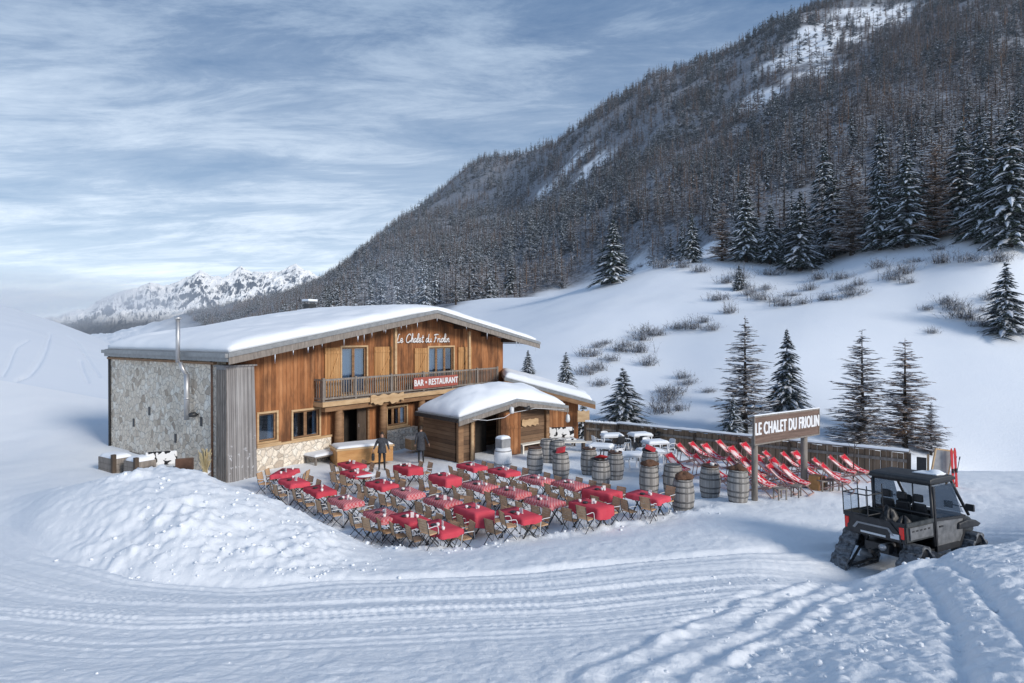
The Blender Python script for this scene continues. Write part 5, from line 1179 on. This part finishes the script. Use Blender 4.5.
o=thing('ski_poles','pair of thin dark ski poles beside the red skis','ski poles',(sk[0]-.02,sk[1]+.12,gz(*sk)-.1),0);o.rotation_euler=(R(4),R(7),0)
for x in (-.04,.05):
    mb=MB();mb.tube([(x,0,0),(x*1.5,.02,1.22)],.012,6);mb.lathe([(.045,.09),(.05,.1),(.01,.11)],10,(x,0,0));mb.tube([(x*1.5,.02,1.14),(x*1.55,.02,1.26)],.02,6);mb.build('pole',M['darkmetal'],o)
q=on_terr(893,447);
# thin leafless sapling in front of the fence
o=thing('bare_sapling','thin bare sapling standing against the fence right of the last deckchair','sapling',tuple(yard(853,23.7)));mb=MB();mb.tube([(0,0,-.2),(.03,0,.8),(.10,.02,1.75)],[.03,.022,.008],6)
for z,dx,dy in ((.9,.25,.1),(1.1,-.2,.1),(1.3,.22,-.1),(1.5,-.14,0)): mb.tube([(.05,0,z),(.05+dx,dy,z+.4)],[.01,.004],4)
mb.build('stem',M['bark'],o)
# ------------------------------------------------------------------ name sign
A=Vector((8.42,20.6,0));B=Vector((10.95,22.3,0));sd=(B-A).normalized();sang=math.atan2(sd.y,sd.x)
sg=thing('name_sign','large brown wooden sign on two posts reading LE CHALET DU FRIOLIN','sign',(A.x,A.y,gz(A.x,A.y)),sang)
L=(B-A).length;dz=gz(B.x,B.y)-gz(A.x,A.y)
mb=MB();mb.tube([(0,.10,-.4),(0,.10,2.2)],.105,9);mb.build('post',M['greywood'],sg,True);mb=MB();mb.tube([(L,.10,-.4),(L,.10,2.2)],.12,9);mb.build('post',M['greywood'],sg,True)
BH=(1.98,2.88)
mb=MB();n=4
for i in range(n): mb.box(-.22,L+.72,-.06,-.01,BH[0]+i*(BH[1]-BH[0])/n+.004,BH[0]+(i+1)*(BH[1]-BH[0])/n-.004)
bd=mb.build('board',M['signwood'],sg)
mb=MB();mb.box(-.26,L+.76,-.075,.0,BH[1],BH[1]+.05);mb.box(-.26,L+.76,-.075,0,BH[0]-.05,BH[0]);mb.box(-.27,-.222,-.075,0,BH[0],BH[1]);mb.box(L+.722,L+.77,-.075,0,BH[0],BH[1]);mb.build('frame',M['greywood'],bd)
put_text('lettering','LE CHALET DU FRIOLIN',.60,M['white'],bd,(L/2+.25,-.068,(BH[0]+BH[1])/2+.03),(R(90),0,0),bold=.022,ext=.008,sx=.575,space=1.10)
mb=MB();mb.box(-.26,L+.76,-.07,.0,BH[1]+.052,BH[1]+.085);mb.build('snow_cap',M['roofsnow'],bd)
e=(B.x+.28,B.y-.18);o=thing('wooden_block','square wooden block at the foot of the far sign post','block',(e[0],e[1],surf(*e)),sang);mb=MB();mb.box(-.2,.24,-.2,.2,-.1,.52);mb.build('block',M['deckwood'],o,bevel=.015)
# ================================================================== TRACKED VEHICLE
vh=thing('tracked_utility_vehicle','black tracked utility vehicle with open cargo bed and roofed cab on the snow','vehicle',(8.55,14.05,.36),R(26))
vh.rotation_euler=(R(-3.5),0,R(26))
VX=M
W=.74
# chassis
mb=MB();mb.box(.25,2.75,-.34,.34,.55,.70);mb.box(.05,.25,-.28,.28,.58,.78);mb.tube([(.35,-.62,.52),(.35,.62,.52)],.05,8);mb.tube([(2.35,-.62,.52),(2.35,.62,.52)],.05,8)
for s in (-1,1): mb.beam((.12,.12*s,.66),(.38,.5*s,.48),.05,.05);mb.tube([(.3,.36*s,.95),(.36,.48*s,.55)],.045,8)
mb.build('chassis',M['black'],vh)
mb=MB();mb.tube([(-.02,-.16,.72),(.4,-.16,.72)],.075,12);mb.tube([(-.05,-.16,.72),(-.018,-.16,.72)],.045,10);mb.build('exhaust',M['steel'],vh,True)
mb=MB();mb.beam((.05,0,.62),(-.18,0,.62),.06,.05);mb.box(-.22,-.16,-.03,.03,.59,.68);mb.build('tow_hitch',M['darkmetal'],vh)
# cargo bed
mb=MB();mb.box(0,1.02,-W,W,.95,.99);mb.box(.0,1.02,-W,-W+.06,.99,1.36);mb.box(.0,1.02,W-.06,W,.99,1.36);mb.box(.98,1.02,-W+.06,W-.06,.99,1.36);mb.box(0,1.02,-W-.03,-W-.002,1.30,1.38);mb.box(0,1.02,W+.002,W+.03,1.30,1.38)
bed=mb.build('cargo_bed',M['camo'],vh)
mb=MB();mb.prism([(-W+.10,.96),(W-.10,.96),(W-.10,1.10),(W-.34,1.36),(-W+.34,1.36),(-W+.10,1.10)],'x',-.055,-.03);mb.box(-.03,-.002,-W+.02,W-.02,.93,1.37);tg=mb.build('tailgate',M['black'],vh)
mb=MB();mb.prism([(-W+.24,1.07),(-W+.36,1.22),(W-.36,1.22),(W-.24,1.07),(W-.30,1.06),(W-.39,1.18),(-W+.39,1.18),(-W+.30,1.06)],'x',-.066,-.056);mb.build('trim',M['dullgrey'],tg)
mb=MB();mb.box(-.064,-.056,-.3,.3,.985,1.03);mb.build('badge_strip',M['whitemetal'],tg)
mb=MB();mb.box(-.066,-.0565,-W+.13,-W+.33,1.0,1.11);mb.build('number_plate',M['white'],tg)
for s in (-1,1):
    mb=MB();mb.box(-.05,.08,s*(W-.085)-.05,s*(W-.085)+.05,1.02,1.28);mb.build('tail_light',M['tail'],vh,bevel=.01)
for s in (-1,1):
    mb=MB();mb.prism([(.10,1.0),(.95,1.0),(.95,1.27),(.10,1.27)],'y',s*(W+.003),s*(W+.03));mb.build('bed_panel',M['vgrey'],vh)
    mb=MB();
    for i in range(5): mb.box(.16+i*.15,.24+i*.15,s*(W+.031),s*(W+.036),1.17,1.20)
    mb.build('panel_slots',M['black'],vh)
# wire basket on the left of the bed
mb=MB();x0,x1,y0,y1,z0,z1=-.02,.55,.12,W,1.39,1.86
for z in (z0,z1): mb.tube([(x0,y0,z),(x1,y0,z),(x1,y1,z),(x0,y1,z),(x0,y0,z)],.016,6)
for p in ((x0,y0),(x1,y0),(x1,y1),(x0,y1)): mb.tube([(p[0],p[1],z0-.02),(p[0],p[1],z1+.22)],.014,6)
for i in range(1,3): mb.tube([(x0,y0+(y1-y0)*i/3,z0),(x0,y0+(y1-y0)*i/3,z1)],.008,4);mb.tube([(x1,y0+(y1-y0)*i/3,z0),(x1,y0+(y1-y0)*i/3,z1)],.008,4)
bk=mb.build('wire_basket',M['darkmetal'],vh)
mb=MB();mb.box(x0+.01,x1-.01,y1-.012,y1-.004,z0+.02,z1-.02);mb.build('basket_panel',M['clearglass'],bk)
o=thing('bed_load','pile of dark gear and bags lying in the cargo bed','gear',tuple(vh.matrix_basis@Vector((.5,-.12,.99))),R(26))
for j,(x,y,r_,h_) in enumerate(((.05,.1,.26,.42),(.0,-.25,.24,.36),(.25,.3,.2,.42),(-.22,.05,.2,.3))):
    b=lump('bag',M['black'],j+3,r_,h_);b.parent=o;b.location=(x,y,.005)
# cab: frame, roof, seats, door
CB0,CB1=1.08,2.12
mb=MB()
for s in (-1,1):
    y=s*.70;mb.tube([(CB0,y,.72),(CB0,y,1.4),(CB0+.02,y*.97,2.13)],.034,8);mb.tube([(2.55,y,1.25),(2.2,y*.98,1.75),(1.95,y*.96,2.14)],.034,8);mb.tube([(CB0+.02,y*.97,2.13),(1.95,y*.96,2.14)],.034,8)
mb.tube([(CB0+.02,-.68,2.12),(CB0+.02,.68,2.12)],.034,8);mb.tube([(1.95,-.67,2.13),(1.95,.67,2.13)],.03,8);mb.tube([(CB0,-.7,1.42),(CB0,.7,1.42)],.028,8);mb.tube([(CB0+.01,-.28,1.42),(CB0+.02,-.28,2.12)],.018,6)
mb.build('roll_cage',M['black'],vh,True)
mb=MB();n=8;vs=[]
prof=[(1.0,2.14),(1.02,2.24),(1.15,2.27),(1.9,2.28),(2.06,2.22),(2.05,2.15)]
mb.prism(prof,'y',-.74,.74);rf=mb.build('roof',M['black'],vh,bevel=.03)
snow_slab('roof_snow',rf,1.5,1.88,-.62,-.05,lambda x,y:2.275,.03,14,14,.2,amp=.015)
mb=MB();mb.lathe([(.20,0),(.17,.05),(.09,.10),(0,.11)],14,(1.75,-.45,2.27));mb.build('snow_lump',M['roofsnow'],rf,True)
for s,nm in ((-.36,'seat'),(.02,'seat'),(.40,'seat')):
    mb=MB();mb.box(1.28,1.72,s-.17,s+.17,.98,1.14);mb.hexa([(1.18,s-.17,1.13),(1.30,s-.17,1.13),(1.30,s+.17,1.13),(1.18,s+.17,1.13),(1.12,s-.15,1.62),(1.22,s-.15,1.62),(1.22,s+.15,1.62),(1.12,s+.15,1.62)]);st=mb.build('seat',M['black'],vh,bevel=.03)
    mb=MB();mb.box(1.10,1.20,s-.11,s+.11,1.66,1.84);mb.build('headrest',M['black'],st,bevel=.03)
mb=MB();mb.tube([(2.0,.36,1.3),(1.86,.36,1.46)],.02,6);mb.lathe([(.165,0),(.185,.012),(.165,.024)],18);
mb.v=[tuple(Matrix.Translation((1.85,.36,1.48))@Matrix.Rotation(R(-50),4,'Y')@Vector(v)) if i>=len(mb.v)-54 else v for i,v in enumerate(mb.v)]
mb.build('steering_wheel',M['black'],vh)
mb=MB();mb.prism([(2.05,.7),(2.45,.7),(2.5,1.25),(2.05,1.3)],'y',-.66,.66);mb.build('dashboard',M['black'],vh)
for s in (-1,1):
    y=s*.72;mb=MB();mb.prism([(1.14,.62),(2.02,.62),(2.20,.85),(2.26,1.22),(1.14,1.30)],'y',y-.02,y+.02);d=mb.build('door',M['vgrey'],vh)
    mb=MB();mb.prism([(1.10,.58),(2.06,.58),(2.24,.82),(2.30,1.24),(2.24,1.24),(2.18,.86),(2.0,.64),(1.16,.64),(1.16,2.08),(1.10,2.08)],'y',y-.028,y+.028)
    mb.prism([(1.16,1.28),(2.24,1.22),(2.24,1.28),(1.16,1.34)],'y',y-.028,y+.028);mb.build('door_frame',M['black'],d)
    mb=MB();mb.prism([(1.17,1.345),(2.20,1.29),(1.93,2.08),(1.17,2.08)],'y',y-.006,y+.006);mb.build('pane',M['tint'],d)
    mb=MB();mb.beam((1.25,y+s*.03,1.15),(1.38,y+s*.03,1.15),.03,.03);mb.build('handle',M['black'],d)
    mb=MB();mb.beam((2.18,y,1.5),(2.15,y+s*.18,1.52),.025,.025);mb.box(2.10,2.16,y+s*.24-.09,y+s*.24+.09,1.44,1.60);mb.build('mirror',M['black'],vh,bevel=.01)
mb=MB();mb.add([(2.46,-.64,1.30),(2.46,.64,1.30),(1.98,.62,2.10),(1.98,-.62,2.10)],[(0,1,2,3)]);mb.build('windscreen',M['tint'],vh)
mb=MB();mb.prism([(2.3,.72),(2.98,.78),(3.02,1.0),(2.85,1.14),(2.5,1.27),(2.3,1.28)],'y',-.58,.58);hd=mb.build('hood',M['camo'],vh,bevel=.04)
for s in (-1,1):
    mb=MB();mb.prism([(1.95,1.0),(2.75,.96),(2.9,1.02),(2.7,1.12),(2.3,1.18),(1.98,1.14)],'y',s*.585,s*.80);mb.build('mudguard',M['black'],vh,bevel=.03)
    mb=MB();mb.box(2.985,3.03,s*.40-.1,s*.40+.1,.92,1.02);mb.build('headlight',M['glass'],vh)
mb=MB();mb.box(.55,2.1,-.70,.70,.60,.66);mb.box(1.1,2.0,-.76,-.70,.60,.72);mb.box(1.1,2.0,.70,.76,.60,.72);mb.build('sill_floor',M['black'],vh)
# four rubber track units
def track_unit(cx,cy,L,hh):
    w=.42;mb=MB();pts=[]
    tri=[(-L/2,.11),(L/2,.15),(.03,hh)];rad=[.13,.13,.16]
    out=[];C2=Vector((0,.3))
    # rounded triangle as hull of three circles
    allp=[]
    for (a,b),r_ in zip(tri,rad):
        for k in range(48): allp.append((a+r_*math.cos(k*math.pi/24),b+.02+r_*math.sin(k*math.pi/24)))
    allp=sorted(set(allp))
    def half(ps):
        h=[]
        for p in ps:
            while len(h)>1 and (h[-1][0]-h[-2][0])*(p[1]-h[-2][1])-(h[-1][1]-h[-2][1])*(p[0]-h[-2][0])<=0:h.pop()
            h.append(p)
        return h
    hull=half(allp)[:-1]+half(allp[::-1])[:-1]
    # resample evenly
    hp=hull+[hull[0]];seg=[math.dist(hp[i],hp[i+1]) for i in range(len(hull))];tot=sum(seg);N=84;res=[];acc=0;i=0
    for k in range(N):
        d=k*tot/N
        while acc+seg[i]<d: acc+=seg[i];i+=1
        t=(d-acc)/seg[i];res.append((hp[i][0]+(hp[i+1][0]-hp[i][0])*t,hp[i][1]+(hp[i+1][1]-hp[i][1])*t))
    un=None
    vs=[];fs=[]
    for k,(a,b) in enumerate(res):
        pa=res[k-1];pb=res[(k+1)%N];tx,tz=pb[0]-pa[0],pb[1]-pa[1];l_=math.hypot(tx,tz);nx,nz=tz/l_,-tx/l_
        lug=.045 if (k//3)%2==0 else 0.0
        for off,y in ((lug,-w/2),(lug,w/2),(-.03,w/2),(-.03,-w/2)): vs.append((cx+a+nx*off,cy+y,b+nz*off))
    for k in range(N):
        q=(k+1)%N
        for c_ in range(4): fs.append((4*k+c_,4*k+(c_+1)%4,4*q+(c_+1)%4,4*q+c_))
    mb.add(vs,fs);tr_=mb.build('track',M['rubbersnow'],vh)
    def wheel(a,b,r_,nm,mt):
        m2=MB();prof=[(r_*.35,-w*.36),(r_*.9,-w*.40),(r_,-w*.34),(r_,w*.34),(r_*.9,w*.40),(r_*.35,w*.36)];m2.lathe(prof,18);m2.xform(Matrix.Translation((cx+a,cy,b))@Matrix.Rotation(R(90),4,'X'));m2.build(nm,mt,tr_,True)
    wheel(.03,hh-.02,.15,'sprocket',M['darkmetal']);wheel(-L/2,.14,.10,'wheel',M['dullgrey']);wheel(L/2,.18,.10,'wheel',M['dullgrey']);wheel(-L/5,.11,.085,'wheel',M['dullgrey']);wheel(L/5,.12,.085,'wheel',M['dullgrey'])
    m2=MB();m2.beam((cx-L/2,cy-.205,.16),(cx+.03,cy-.205,hh-.05),.03,.06);m2.beam((cx+L/2,cy-.205,.19),(cx+.03,cy-.205,hh-.05),.03,.06);m2.beam((cx-L/2,cy-.21,.15),(cx+L/2,cy-.21,.18),.03,.05);m2.build('track_frame',M['darkmetal'],tr_)
for cx,L in ((.30,1.02),(2.46,.95)):
    for s in (-1,1): track_unit(cx,s*.74,L,.68)
# ================================================================== PEOPLE
def skin_body(joints,edges,radii,root,sub=2):
    me=bpy.data.meshes.new('b');me.from_pydata(joints,edges,[]);o=bpy.data.objects.new('b',me);COL.objects.link(o)
    sm=o.modifiers.new('skin','SKIN');sm.use_smooth_shade=True
    for i,r_ in enumerate(radii):
        d=me.skin_vertices[0].data[i];d.radius=(r_,r_) if not isinstance(r_,tuple) else r_;d.use_root=(i==root)
    ss=o.modifiers.new('s','SUBSURF');ss.levels=sub;ss.render_levels=sub
    bpy.context.view_layer.update();m=bpy.data.meshes.new_from_object(o.evaluated_get(bpy.context.evaluated_depsgraph_get()));bpy.data.objects.remove(o);return m
def person(label,loc,rz,pose,coat_len,hair_long,gcol):
    t=thing('person',label,'person',loc,rz)
    J=[];E=[];Rr=[]
    def jt(p,r_,par=None):
        J.append(Vector(p));Rr.append(r_)
        if par is not None:E.append((par,len(J)-1))
        return len(J)-1
    pel=jt((0,0,.94),(.17,.13));ab=jt((.01,0,1.08),(.165,.13),pel);ch=jt((.0,0,1.28),(.20,.14),ab);up=jt((-.01,0,1.42),(.14,.10),ch);nk=jt((.0,0,1.50),.055,up);h0=jt((.015,0,1.575),(.072,.082),nk);h1=jt((.02,0,1.66),(.080,.092),h0);h2=jt((.01,0,1.735),(.055,.065),h1)
    for s,sd in ((1,'L'),(-1,'R')):
        sh=jt((-.01,.17*s,1.40),.078,up);el=jt(pose['el'+sd],.058,sh);wr=jt(pose['wr'+sd],.033,el);d=(Vector(pose['wr'+sd])-Vector(pose['el'+sd])).normalized();w=Vector(pose['wr'+sd]);pm_=jt(w+d*.055,(.038,.02),wr);pe=jt(w+d*.095,(.036,.016),pm_)
        sx=Vector((1,0,0)) if abs(d.x)<.8 else Vector((0,0,1));sx=(sx-d*sx.dot(d)).normalized();nn=d.cross(sx)
        for f,ln in ((-.030,.062),(-.010,.076),(.010,.080),(.030,.070)):
            a=jt(w+d*.10+sx*f,.0085,pe);b=jt(w+d*(.10+ln*.55)+sx*f*1.1+nn*.006*s,.008,a);jt(w+d*(.10+ln*.95)+sx*f*1.1+nn*.022*s,.007,b)
        a=jt(w+d*.05+sx*.035,.010,pm_);jt(w+d*.09+sx*.062+nn*.01*s,.008,a)
        hp=jt((0,.095*s,.90),.095,pel);kn=jt(pose['kn'+sd],.06,hp);an=jt(pose['an'+sd],.042,kn);A_=Vector(pose['an'+sd]);fm=jt(A_+Vector((.05,.01*s,-.05)),(.042,.035),an);jt(A_+Vector((.16,.02*s,-.062)),(.036,.026),fm)
    me=skin_body([tuple(j) for j in J],E,Rr,0,2);b=bpy.data.objects.new('body',me);COL.objects.link(b);b.parent=t
    me.materials.clear()
    for q in ('jacket','skin','trouser','boot'):me.materials.append(M[q])
    wl=[Vector(pose['wrL']),Vector(pose['wrR'])];el_=[Vector(pose['elL']),Vector(pose['elR'])]
    for p in me.polygons:
        c=p.center;m=0
        if c.z<.13:m=3
        elif c.z<.93 and abs(c.y)<.24 and min((c-wl[0]).length,(c-wl[1]).length)>.16:m=2
        if c.z>1.52:m=1
        for w,e_ in zip(wl,el_):
            if (c-w).dot((w-e_).normalized())>.005 and (c-w).length<.26:m=1
        p.material_index=m;p.use_smooth=True
    # face
    mb=MB();mb.lathe([(.016,0),(.012,.02),(.0,.03)],8);mb.xform(Matrix.Translation((.098,0,1.635))@Matrix.Rotation(R(90),4,'Y'));mb.box(.098,.108,-.025,.025,1.588,1.597,1)
    for s in (-1,1): mb.lathe([(.0,-.010),(.012,0),(.0,.010)],8,(.098,.033*s,1.665),2);mb.lathe([(.0,-.03),(.016,-.01),(.02,.015),(.0,.03)],8,(.01,.088*s,1.645))
    mb.build('face',[M['skin'],M['redseat'],M['black']],t,True)
    # hair
    mb=MB();n=16;vs=[];fs=[];rings=7
    for j in range(rings):
        u=j/(rings-1)
        for k in range(n):
            a=2*math.pi*k/n;fr=max(0,math.cos(a));zz=1.775-u*(.10+(.10 if hair_long else .05)*(1-fr))-(.0);r_=math.sin(min(1.57,.25+u*1.5))
            vs.append((.0+math.cos(a)*.098*r_-.012,math.sin(a)*.092*r_,zz))
    fs=[(j*n+k,j*n+(k+1)%n,(j+1)*n+(k+1)%n,(j+1)*n+k) for j in range(rings-1) for k in range(n)]+[tuple(range(n))[::-1]]
    mb.add(vs,fs);ho=mb.build('hair',M['hair'],t,True);m_=ho.modifiers.new('s','SOLIDIFY');m_.thickness=.012;m_.offset=1
    # coat skirt
    mb=MB();n=20;vs=[];prof=[(.165,.125,1.30),(.165,.130,1.12),(.185,.145,.95),(.20,.165,coat_len+.05),(.205,.17,coat_len)]
    for rx,ry,z in prof:
        for k in range(n):
            a=2*math.pi*k/n;vs.append((math.cos(a)*ry+.004*math.sin(3*a),math.sin(a)*rx*(1.04),z+.012*math.sin(5*a)))
    mb.add(vs,[(j*n+k,j*n+(k+1)%n,(j+1)*n+(k+1)%n,(j+1)*n+k) for j in range(len(prof)-1) for k in range(n)]);co=mb.build('coat',M['jacket'],t,True);m_=co.modifiers.new('s','SOLIDIFY');m_.thickness=.015
    return t
q=on_ground(382,470);z=surf(q.x,q.y)
t=person('person in dark padded jacket facing the tables and carrying a black bag','' or (q.x,q.y,z),R(-78),
 dict(elL=(-.05,.27,1.15),wrL=(.08,.33,.95),elR=(-.05,-.30,1.15),wrR=(.12,-.38,.98),knL=(.05,.11,.50),anL=(-.03,.12,.085),knR=(.03,-.11,.50),anR=(.02,-.13,.085)),.80,True,0)
w=t.matrix_basis@Vector((-.02,-.42,.40))
bg=thing('black_bag','black bag held at the side of the person facing the tables','bag',tuple(t.matrix_basis@Vector((.19,-.40,.50))),R(-78))
mb=MB();mb.box(-.17,.17,-.07,.07,0,.30);mb.build('bag',M['black'],bg,bevel=.04);mb=MB();mb.tube([(-.09,0,.29),(-.06,0,.40),(.06,0,.40),(.09,0,.29)],.010,6);mb.build('handle',M['black'],bg,True)
q=on_ground(421,463);z=surf(q.x,q.y)
person('person in long black coat seen from behind beside the hut',(q.x,q.y,z),R(100),
 dict(elL=(-.06,.25,1.13),wrL=(.05,.27,.90),elR=(-.04,-.27,1.14),wrR=(.02,-.36,.92),knL=(.06,.10,.50),anL=(.01,.10,.085),knR=(-.01,-.10,.50),anR=(-.08,-.11,.095)),.62,False,0)
# ================================================================== LOW CLOUD AND SMOKE
def volume(name,label,verts_scale,loc,dens,scale,col,seed=0.0,lo=.42,hi=.72):
    bm=bmesh.new();bmesh.ops.create_icosphere(bm,subdivisions=3,radius=1);me=bpy.data.meshes.new(name);bm.to_mesh(me);bm.free();o=bpy.data.objects.new(name,me);COL.objects.link(o);o.location=loc;o.scale=verts_scale
    m=bpy.data.materials.new(name);m.use_nodes=True;nt=m.node_tree;nt.nodes.remove(nt.nodes['Principled BSDF']);out=nt.nodes['Material Output']
    pv=nt.nodes.new('ShaderNodeVolumePrincipled');pv.inputs['Color'].default_value=col+(1,);pv.inputs['Anisotropy'].default_value=.2
    tc=nt.nodes.new('ShaderNodeTexCoord');ln=nt.nodes.new('ShaderNodeVectorMath');ln.operation='LENGTH';nt.links.new(tc.outputs['Object'],ln.inputs[0])
    mp=nt.nodes.new('ShaderNodeMapping');mp.inputs['Location'].default_value=(seed,seed,0);nt.links.new(tc.outputs['Object'],mp.inputs[0])
    nz=nt.nodes.new('ShaderNodeTexNoise');nz.inputs['Scale'].default_value=scale;nz.inputs['Detail'].default_value=4;nt.links.new(mp.outputs[0],nz.inputs['Vector'])
    a=nt.nodes.new('ShaderNodeMapRange');a.inputs[1].default_value=.35;a.inputs[2].default_value=1.0;a.inputs[3].default_value=1;a.inputs[4].default_value=0;nt.links.new(ln.outputs['Value'],a.inputs[0])
    b=nt.nodes.new('ShaderNodeMapRange');b.inputs[1].default_value=lo;b.inputs[2].default_value=hi;nt.links.new(nz.outputs['Fac'],b.inputs[0])
    mm=nt.nodes.new('ShaderNodeMath');mm.operation='MULTIPLY';nt.links.new(a.outputs[0],mm.inputs[0]);nt.links.new(b.outputs[0],mm.inputs[1])
    m2=nt.nodes.new('ShaderNodeMath');m2.operation='MULTIPLY';m2.inputs[1].default_value=dens;nt.links.new(mm.outputs[0],m2.inputs[0]);nt.links.new(m2.outputs[0],pv.inputs['Density']);nt.links.new(pv.outputs[0],out.inputs['Volume'])
    me.materials.append(m);tag(o,label,'cloud' if 'cloud' in name else 'smoke',None,'stuff');return o
if FOG:
    volume('low_cloud_bank','bank of low grey cloud resting over the left snow slope and valley',(190,300,48),(-850,900,44),.005,2.2,(.97,.98,1.0),0,.25,.55)
    volume('low_cloud_bank','thin wisp of low cloud spilling over the crest of the left slope',(60,60,9),(-150,200,19),.02,1.8,(.92,.94,.97),3.0,.3,.6)
    volume('chimney_smoke','faint bluish smoke drifting above the chalet roof',(4.5,3,3.2),(-9.2,47,10.0),.045,1.6,(.75,.85,1.0),5.0,.35,.6)
# ================================================================== LIGHT, SKY, CAMERA
SUN=Vector((.68,-.58,.42)).normalized();EL=math.asin(SUN.z);AZ=math.atan2(SUN.x,SUN.y)
l=bpy.data.lights.new('sun','SUN');l.energy=SUN_E;l.angle=R(16);l.color=(1.0,.93,.84);so=bpy.data.objects.new('sun',l);COL.objects.link(so);so.rotation_euler=(-SUN).to_track_quat('-Z','Y').to_euler()
w=bpy.data.worlds.new('World');scene.world=w;w.use_nodes=True;nt=w.node_tree;bgn=nt.nodes['Background'];bgn.inputs[1].default_value=.1
class WN(NT):
    def __init__(s,t):s.t=t
k=WN(nt);sky=k.n('ShaderNodeTexSky',sky_type='NISHITA');sky.sun_disc=False;sky.sun_elevation=EL;sky.sun_rotation=AZ;sky.air_density=1.2;sky.dust_density=.6;sky.ozone_density=1.5;sky.altitude=1500
tc=k.n('ShaderNodeTexCoord');sx=k.n('ShaderNodeSeparateXYZ');k.l(tc.outputs['Generated'],sx.inputs[0])
zz=k.math('MAXIMUM',sx.outputs[2],0.0);dv=k.math('ADD',zz,.14)
cx=k.n('ShaderNodeCombineXYZ');k.l(k.math('DIVIDE',sx.outputs[0],dv),cx.inputs[0]);k.l(k.math('MULTIPLY',k.math('DIVIDE',sx.outputs[1],dv),1.5),cx.inputs[1])
rt_=k.n('ShaderNodeMapping');rt_.inputs['Rotation'].default_value=(0,0,R(-8));rt_.inputs['Scale'].default_value=(.55,1.0,1);k.l(cx.outputs[0],rt_.inputs[0])
n1=k.noise(rt_.outputs[0],.66,6,.62,.35);n2=k.noise(rt_.outputs[0],2.4,10,.70,.5)
cl=k.math('ADD',k.math('MULTIPLY',n1,.58),k.math('MULTIPLY',n2,.42))
cov=k.ramp(cl,[(.40,0.0),(.49,.25),(.545,.6),(.62,1.0)])
S=SKY_S
dark=k.mix(k.ramp(zz,[(.02,0.0),(.45,1.0)]),tuple(S*c for c in (3.5,4.6,6.0)),tuple(S*c for c in (.62,1.25,2.45)))
lite=k.mix(k.ramp(zz,[(.02,0.0),(.5,1.0)]),tuple(S*c for c in (7.6,8.2,8.9)),tuple(S*c for c in (3.1,4.0,5.2)))
cc=k.mix(cov,dark,lite)
low=k.ramp(zz,[(0.0,1.0),(.16,.0)]);cc=k.mix(k.math('MULTIPLY',low,.55),cc,tuple(S*c for c in (5.9,6.7,7.7)))
fin=k.mix(.86,sky.outputs[0],cc);k.l(fin,bgn.inputs[0])
cam=bpy.data.cameras.new('camera');co=bpy.data.objects.new('camera',cam);COL.objects.link(co);co.location=(0,0,H);co.rotation_euler=(R(90),0,0);cam.sensor_width=36;cam.lens=36*F/1024;cam.shift_y=(HY-341.5)/1024;cam.clip_end=30000;cam.clip_start=.2
scene.camera=co
scene.view_settings.view_transform='Standard';scene.view_settings.look='None';scene.view_settings.exposure=0
scene.cycles.volume_bounces=3;scene.cycles.max_bounces=6;scene.cycles.transparent_max_bounces=12;scene.cycles.volume_step_rate=2.0;scene.cycles.volume_max_steps=64
scene.cycles.use_denoising=True
